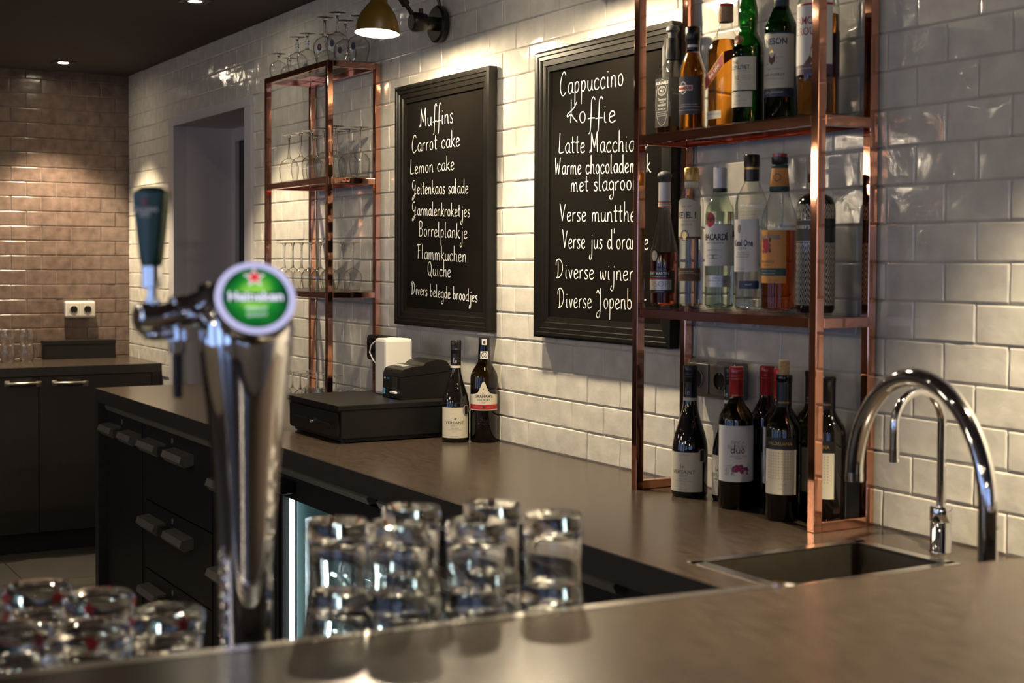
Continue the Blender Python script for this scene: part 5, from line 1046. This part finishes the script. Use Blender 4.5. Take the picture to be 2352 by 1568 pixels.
# branded glasses at the far left
t = empty('branded_beer_glass', (0, 0, 0), 'x', 'glass'); m = MB()
m.lathe([(.0365, 0), (.0348, .015), (.0340, .035), (.0344, .060), (.0360, .078), (.0385, .096), (.0397, .106), (.0390, .113), (.0360, .1165), (.012, .1180), (0, .1175), (0, .094), (.022, .0925), (.0300, .086), (.0325, .072), (.0320, .050), (.0322, .030), (.0332, .015), (.0350, 0), (.0365, 0)], 48, None, lambda a, z: 1+.008*cos(10*a)*(1 if .02 < z < .08 else 0)); gb = m.build('glass_wall', M_solid, t)
for k in range(4):
    a = k*pi/2+.4; m = MB(); r = .0402; pts = [V(((r)*cos(a+u/r), r*sin(a+u/r), .109+v)) for u, v in [(0, 0)]+star(.0105)]; m.add(pts, [(0, 1+i, 1+(i+1) % 10) for i in range(10)]); m.build('red_star', P_red, t)
for k in range(2):
    a = k*pi-.8; m = MB(); v, f = patch(.0353, .040, .074, a-.62, a+.62); 
    m.add(v, f); lb = m.build('badge', mat('badge_dark_green', (.008, .045, .02), .4), t)
    m = MB(); v, f = patch(.0356, .046, .058, a-.50, a+.50); m.add(v, f); m.build('badge_band', P_red, lb)
HG = [(85, 1.64, 'rear left'), (228, 1.60, 'rear centre'), (385, 1.53, 'rightmost, nearest the beer column'), (-60, 1.53, 'far left, cut by the picture edge'), (205, 1.455, 'front centre'), (30, 1.45, 'front left')]
for i, (px, d, nm) in enumerate(HG):
    q = atD(px, 1500, d); l = 'upturned beer glass with red stars round its base, %s' % nm
    if i == 0: t.location = (q.x, q.y, DZ+.0005); t['label'] = l; t['group'] = 'red starred beer glasses'; pt = t
    else: dup(pt, (q.x, q.y, DZ+.0005), l, 'red starred beer glasses', rz=radians(37*i))
# ------------------------------------------------------------------ beer column with illuminated medallion
cb = atD(566, 1480, 1.5); ctp = atD(568, 800, 1.5); t = empty('beer_column', (cb.x, cb.y, DZ), 'chrome beer tap column with round green illuminated medallion', 'beer tap'); 
def rel(px, py, d=1.5): q = atD(px, py, d); return V((q.x-cb.x, q.y-cb.y, q.z-DZ))
m = MB(); pr = [(.040, 0), (.040, .006), (.0290, .012), (.0280, .10), (.0300, .20), (.0345, .27), (.0405, .33), (.0475, .39), (.0500, .425), (.0470, .445), (.033, .460), (0, .465)]
m.lathe(pr, 48); m.build('column', M_chrome, t)
m = MB(); v = [];  a = cam_ang(cb.x, cb.y)
c = rel(587, 685, 1.435); tow = (C0-V((cb.x+c.x, cb.y+c.y, DZ+c.z))).normalized()
side = tow.cross(V((0, 0, 1))).normalized(); nrm = (tow+V((0, 0, 1))*0.50-side*0.13).normalized()
Mm = align(c, nrm)
R_ = .0415
m = MB(); m.lathe([(0, -.030), (R_-.004, -.030), (R_-.001, -.026), (R_+.0, -.004), (R_-.001, 0), (R_-.004, .002)], 48, Mm); md_ = m.build('medallion_case', M_chrome, t)
m = MB(); m.lathe([(R_-.0008, .0015), (R_-.003, .004), (R_-.0075, .003), (R_-.0080, .001)], 48, Mm); m.build('medallion_ring', emit('lavender_lit_ring', (.55, .53, .85), 0.85, (.5, .5, .6)), md_)
M_med = bpy.data.materials.new('green_lit_face'); M_med.use_nodes = True; N = M_med.node_tree.nodes; Lk = M_med.node_tree.links; b = N['Principled BSDF']
tc = N.new('ShaderNodeTexCoord'); nz = N.new('ShaderNodeTexNoise'); nz.inputs['Scale'].default_value = 30; nz.inputs['Detail'].default_value = 1; Lk.new(tc.outputs['Object'], nz.inputs['Vector'])
ds = N.new('ShaderNodeVectorMath'); ds.operation = 'DISTANCE'; ds.inputs[1].default_value = tuple(c); Lk.new(tc.outputs['Object'], ds.inputs[0])
mr = N.new('ShaderNodeMapRange'); mr.inputs[1].default_value = .010; mr.inputs[2].default_value = .034; mr.inputs[3].default_value = .62; mr.inputs[4].default_value = .18; Lk.new(ds.outputs['Value'], mr.inputs[0])
ad = N.new('ShaderNodeMath'); ad.operation = 'MULTIPLY_ADD'; ad.inputs[1].default_value = .5; Lk.new(nz.outputs['Fac'], ad.inputs[0]); Lk.new(mr.outputs[0], ad.inputs[2])
cr = N.new('ShaderNodeValToRGB'); cr.color_ramp.elements[0].color = (.0, .045, .012, 1); cr.color_ramp.elements[0].position = .42; cr.color_ramp.elements[1].color = (.28, .62, .07, 1); cr.color_ramp.elements[1].position = .95; e_ = cr.color_ramp.elements.new(.66); e_.color = (.01, .20, .02, 1); Lk.new(ad.outputs[0], cr.inputs[0])
Lk.new(cr.outputs[0], b.inputs['Emission Color']); Lk.new(cr.outputs[0], b.inputs['Base Color']); b.inputs['Emission Strength'].default_value = 1.1
m = MB(); m.lathe([(0, .0015), (R_-.0078, .0015)], 48, Mm); fc = m.build('medallion_face', M_med, md_)
def on_face(u, v, h): 
    # u to the viewer's right, v up on the face
    rt = V((0, 0, 1)).cross(nrm).normalized(); upv = nrm.cross(rt).normalized(); return c+nrm*h+rt*u+upv*v
def face_text(s, size, u, v, mt, nm='lettering', **k):
    vv, f = text_mesh(s, size, **k); mm = MB(); mm.add([on_face(a+u, b_+v, .0024) for a, b_ in vv], f); mm.build(nm, mt, fc)
M_lit = emit('lit_white_lettering', (.85, .85, 1.0), 1.0, (.5, .5, .5)); M_litr = emit('lit_red_star', (.75, .03, .03), .9, (.5, .02, .02))
m = MB(); pts = [on_face(0, .0225, .0021)]+[on_face(u, .0225+w_, .0021) for u, w_ in star(.0115)]; m.add(pts, [(0, 1+i, 1+(i+1) % 10) for i in range(10)]); m.build('star_border', M_lit, fc)
m = MB(); pts = [on_face(0, .0225, .0026)]+[on_face(u, .0225+w_, .0026) for u, w_ in star(.0088)]; m.add(pts, [(0, 1+i, 1+(i+1) % 10) for i in range(10)]); m.build('red_star', M_litr, fc)
m = MB(); m.add([on_face(-.0335, -.0045, .0019), on_face(.0335, -.0045, .0019), on_face(.0335, .0060, .0019), on_face(-.0335, .0060, .0019)], [(0, 1, 2, 3)]); m.build('name_band', emit('dark_green_band', (.0, .05, .03), .8, (0, .05, .02)), fc)
face_text('Heineken', .0145, 0, .0008, M_lit, bold=.0004)
face_text('PREMIUM', .0052, 0, -.0125, M_lit); face_text('QUALITY', .0052, 0, -.0195, M_lit)
# side faucet
m = MB(); a0 = rel(545, 668, 1.50); a1 = rel(398, 722, 1.50); m.tube([a0, a0.lerp(a1, .35), a0.lerp(a1, .36), a0.lerp(a1, .5), a0.lerp(a1, .51), a1], [.018, .016, .020, .020, .0145, .0145], 24); m.build('faucet_shank', M_chrome, t)
m = MB(); b0, b1 = rel(312, 735, 1.46), rel(462, 712, 1.50); dd = b1-b0
m.tube([b0, b0+dd*.04, b0+dd*.05, b0+dd*.2, b0+dd*.22, b0+dd*.55, b0+dd*.57, b0+dd*.75, b0+dd*.77, b1], [.012, .014, .0165, .0165, .0130, .0130, .0190, .0190, .015, .014], 28); fb = m.build('faucet_body', M_chrome, t)
m = MB(); m.lathe([(.0105, 0), (.0130, .003), (.0130, .010), (.0105, .013)], 24, align(b0+dd*.3+V((0, 0, -.024)), V((0, 0, 1)))); m.build('collar', M_chrome, fb)
s0 = rel(408, 745, 1.49); m = MB(); m.tube([s0, s0+V((0, 0, -.016)), s0+V((0, 0, -.017)), s0+V((0, 0, -.030))], [.0125, .0125, .0095, .0090], 20); sp_ = m.build('spout', M_chrome, t)
m = MB(); m.tube([s0+V((0, 0, -.029)), s0+V((0, 0, -.077))], [.0052, .0048], 16); m.build('spout_tube', M_plinth, sp_)
h0 = rel(350, 712, 1.49); h1 = rel(349, 612, 1.49); m = MB(); m.tube([h0, h0.lerp(h1, .25), h0.lerp(h1, .26), h0.lerp(h1, .5), h0.lerp(h1, .52), h1], [.0080, .0080, .0055, .0055, .0108, .0112], 20); m.build('lever', M_chrome, t)
# tapered tap handle: rounded slab, wider at the top
hb0 = rel(348, 612, 1.49); ht = rel(350, 428, 1.49); sd = CR.copy(); sd.z = 0; sd.normalize(); dp = -CF; dp = V((dp.x, dp.y, 0)).normalized()
tb = (sd*cos(.35)+dp*sin(.35)); td = (dp*cos(.35)-sd*sin(.35)); hgt = (ht-hb0).length
def slab(mb, wfun, dfun, n=24, grow=0.0):
    ks = 14; vs = []; fs = []
    for i in range(ks+1):
        z = i/ks
        for j in range(n):
            a = 2*pi*j/n; ca, sa = cos(a), sin(a); e = .55
            vs.append(hb0+V((0, 0, hgt*z))+tb*(wfun(z)+grow)*math.copysign(abs(ca)**e, ca)+td*(dfun(z)+grow)*math.copysign(abs(sa)**e, sa))
    for i in range(ks):
        for j in range(n): k = (j+1) % n; fs.append((i*n+j, i*n+k, (i+1)*n+k, (i+1)*n+j))
    fs.append(tuple(range(n-1, -1, -1))); fs.append(tuple(ks*n+j for j in range(n))); mb.add(vs, fs, True)
wf = lambda z: (.0112+.0090*min(1, z/.86)**.9)*(1 if z > .06 else .86+.14*z/.06)*(1 if z < .93 else sqrt(max(0.02, 1-((z-.93)/.08)**2)))
df = lambda z: (.0075+.0045*z)*(1 if z < .93 else sqrt(max(0.02, 1-((z-.93)/.08)**2)))
m = MB(); slab(m, wf, df); th = m.build('tap_handle', mat('glossy_dark_green', (.002, .045, .018), .22), t)
def on_h(u, z, off=.0012): return hb0+V((0, 0, hgt*z))+tb*u+td*(df(z)+off)
if (on_h(0, .5)+V((cb.x, cb.y, DZ))-C0).length > (hb0+V((cb.x, cb.y, DZ+.04))-C0).length: td = -td
sg = 1 if tb.dot(CR) > 0 else -1
m = MB(); pts = [on_h(0, .80, .0013)]+[on_h(u*sg, .80+w_/hgt, .0013) for u, w_ in star(.0052)]; m.add(pts, [(0, 1+i, 1+(i+1) % 10) for i in range(10)]); m.build('red_star', P_red, th)
for s_, sz, zz_ in (('Heineken', .0085, .71), ('BEER', .0060, .64)):
    vv, f = text_mesh(s_, sz, 1, .0002); m = MB(); m.add([on_h(a*sg, zz_+b_/hgt, .0014) for a, b_ in vv], f); m.build('lettering', P_white, th)
# ------------------------------------------------------------------ sink taps
t = empty('small_tap', (-1.905, 2.058, CT), 'slim chrome gooseneck tap with knurled collar at the wall side of the sink', 'tap')
m = MB(); m.lathe([(0, 0), (.0215, 0), (.0215, .002), (.0200, .004), (.0200, .056), (.0190, .058), (0, .058)], 40); m.build('body', M_chrome, t)
m = MB(); m.lathe([(0, .058), (.0195, .058), (.0205, .060), (.0205, .084), (.0190, .087), (0, .088)], 72, None, lambda a, z: 1+.012*cos(36*a)); m.build('knurled_collar', M_chrome, t)
zt_ = .245; rr = .062; m = MB(); pts = [V((0, 0, .086)), V((0, 0, .16)), V((0, 0, zt_))]+arc((0, -rr, zt_), rr, 0, pi, 20, (0, 1, 0), (0, 0, 1))[1:]+[V((0, -2*rr, zt_-.045))]
m.tube(pts, .0085, 20); m.build('spout', M_chrome, t)
m = MB(); m.tube([V((0, -2*rr, zt_-.040)), V((0, -2*rr, zt_-.066))], .0093, 20); m.build('aerator', M_chrome, t)
rb_ = atD(2268, 1280, 2.0); t = empty('large_tap', (rb_.x, rb_.y, CT), 'large chrome gooseneck tap in front of the sink at the right', 'tap')
tipb = atD(1962, 1090, 2.33); hv = V((tipb.x-rb_.x, tipb.y-rb_.y, 0)); dia = hv.length; ex = hv.normalized(); topz = atD(2110, 868, 2.15).z-CT; r2 = dia/2; zc = topz-r2
m = MB(); m.lathe([(0, 0), (.026, 0), (.026, .100), (.0235, .112), (.0200, .116), (0, .116)], 36); m.build('body', M_chrome, t)
m = MB(); pts = [V((0, 0, .11)), V((0, 0, .16)), V((0, 0, zc))]+arc(tuple(ex*r2+V((0, 0, zc))), r2, pi, 0, 28, ex, (0, 0, 1))[1:]+[ex*dia+V((0, 0, tipb.z-CT))]
m.tube(pts, .0138, 28); m.build('spout', M_chrome, t)
m = MB(); e = ex*dia; m.tube([e+V((0, 0, tipb.z-CT+.004)), e+V((0, 0, tipb.z-CT-.010))], .0145, 24); m.build('aerator', M_chrome, t)
m = MB(); m.tube([V((0, 0, .095)), V((.0, -.03, .105)), V((0, -.06, .112))], [.009, .006, .005], 14); m.build('lever', M_chrome, t)
bpy.context.view_layer.update()
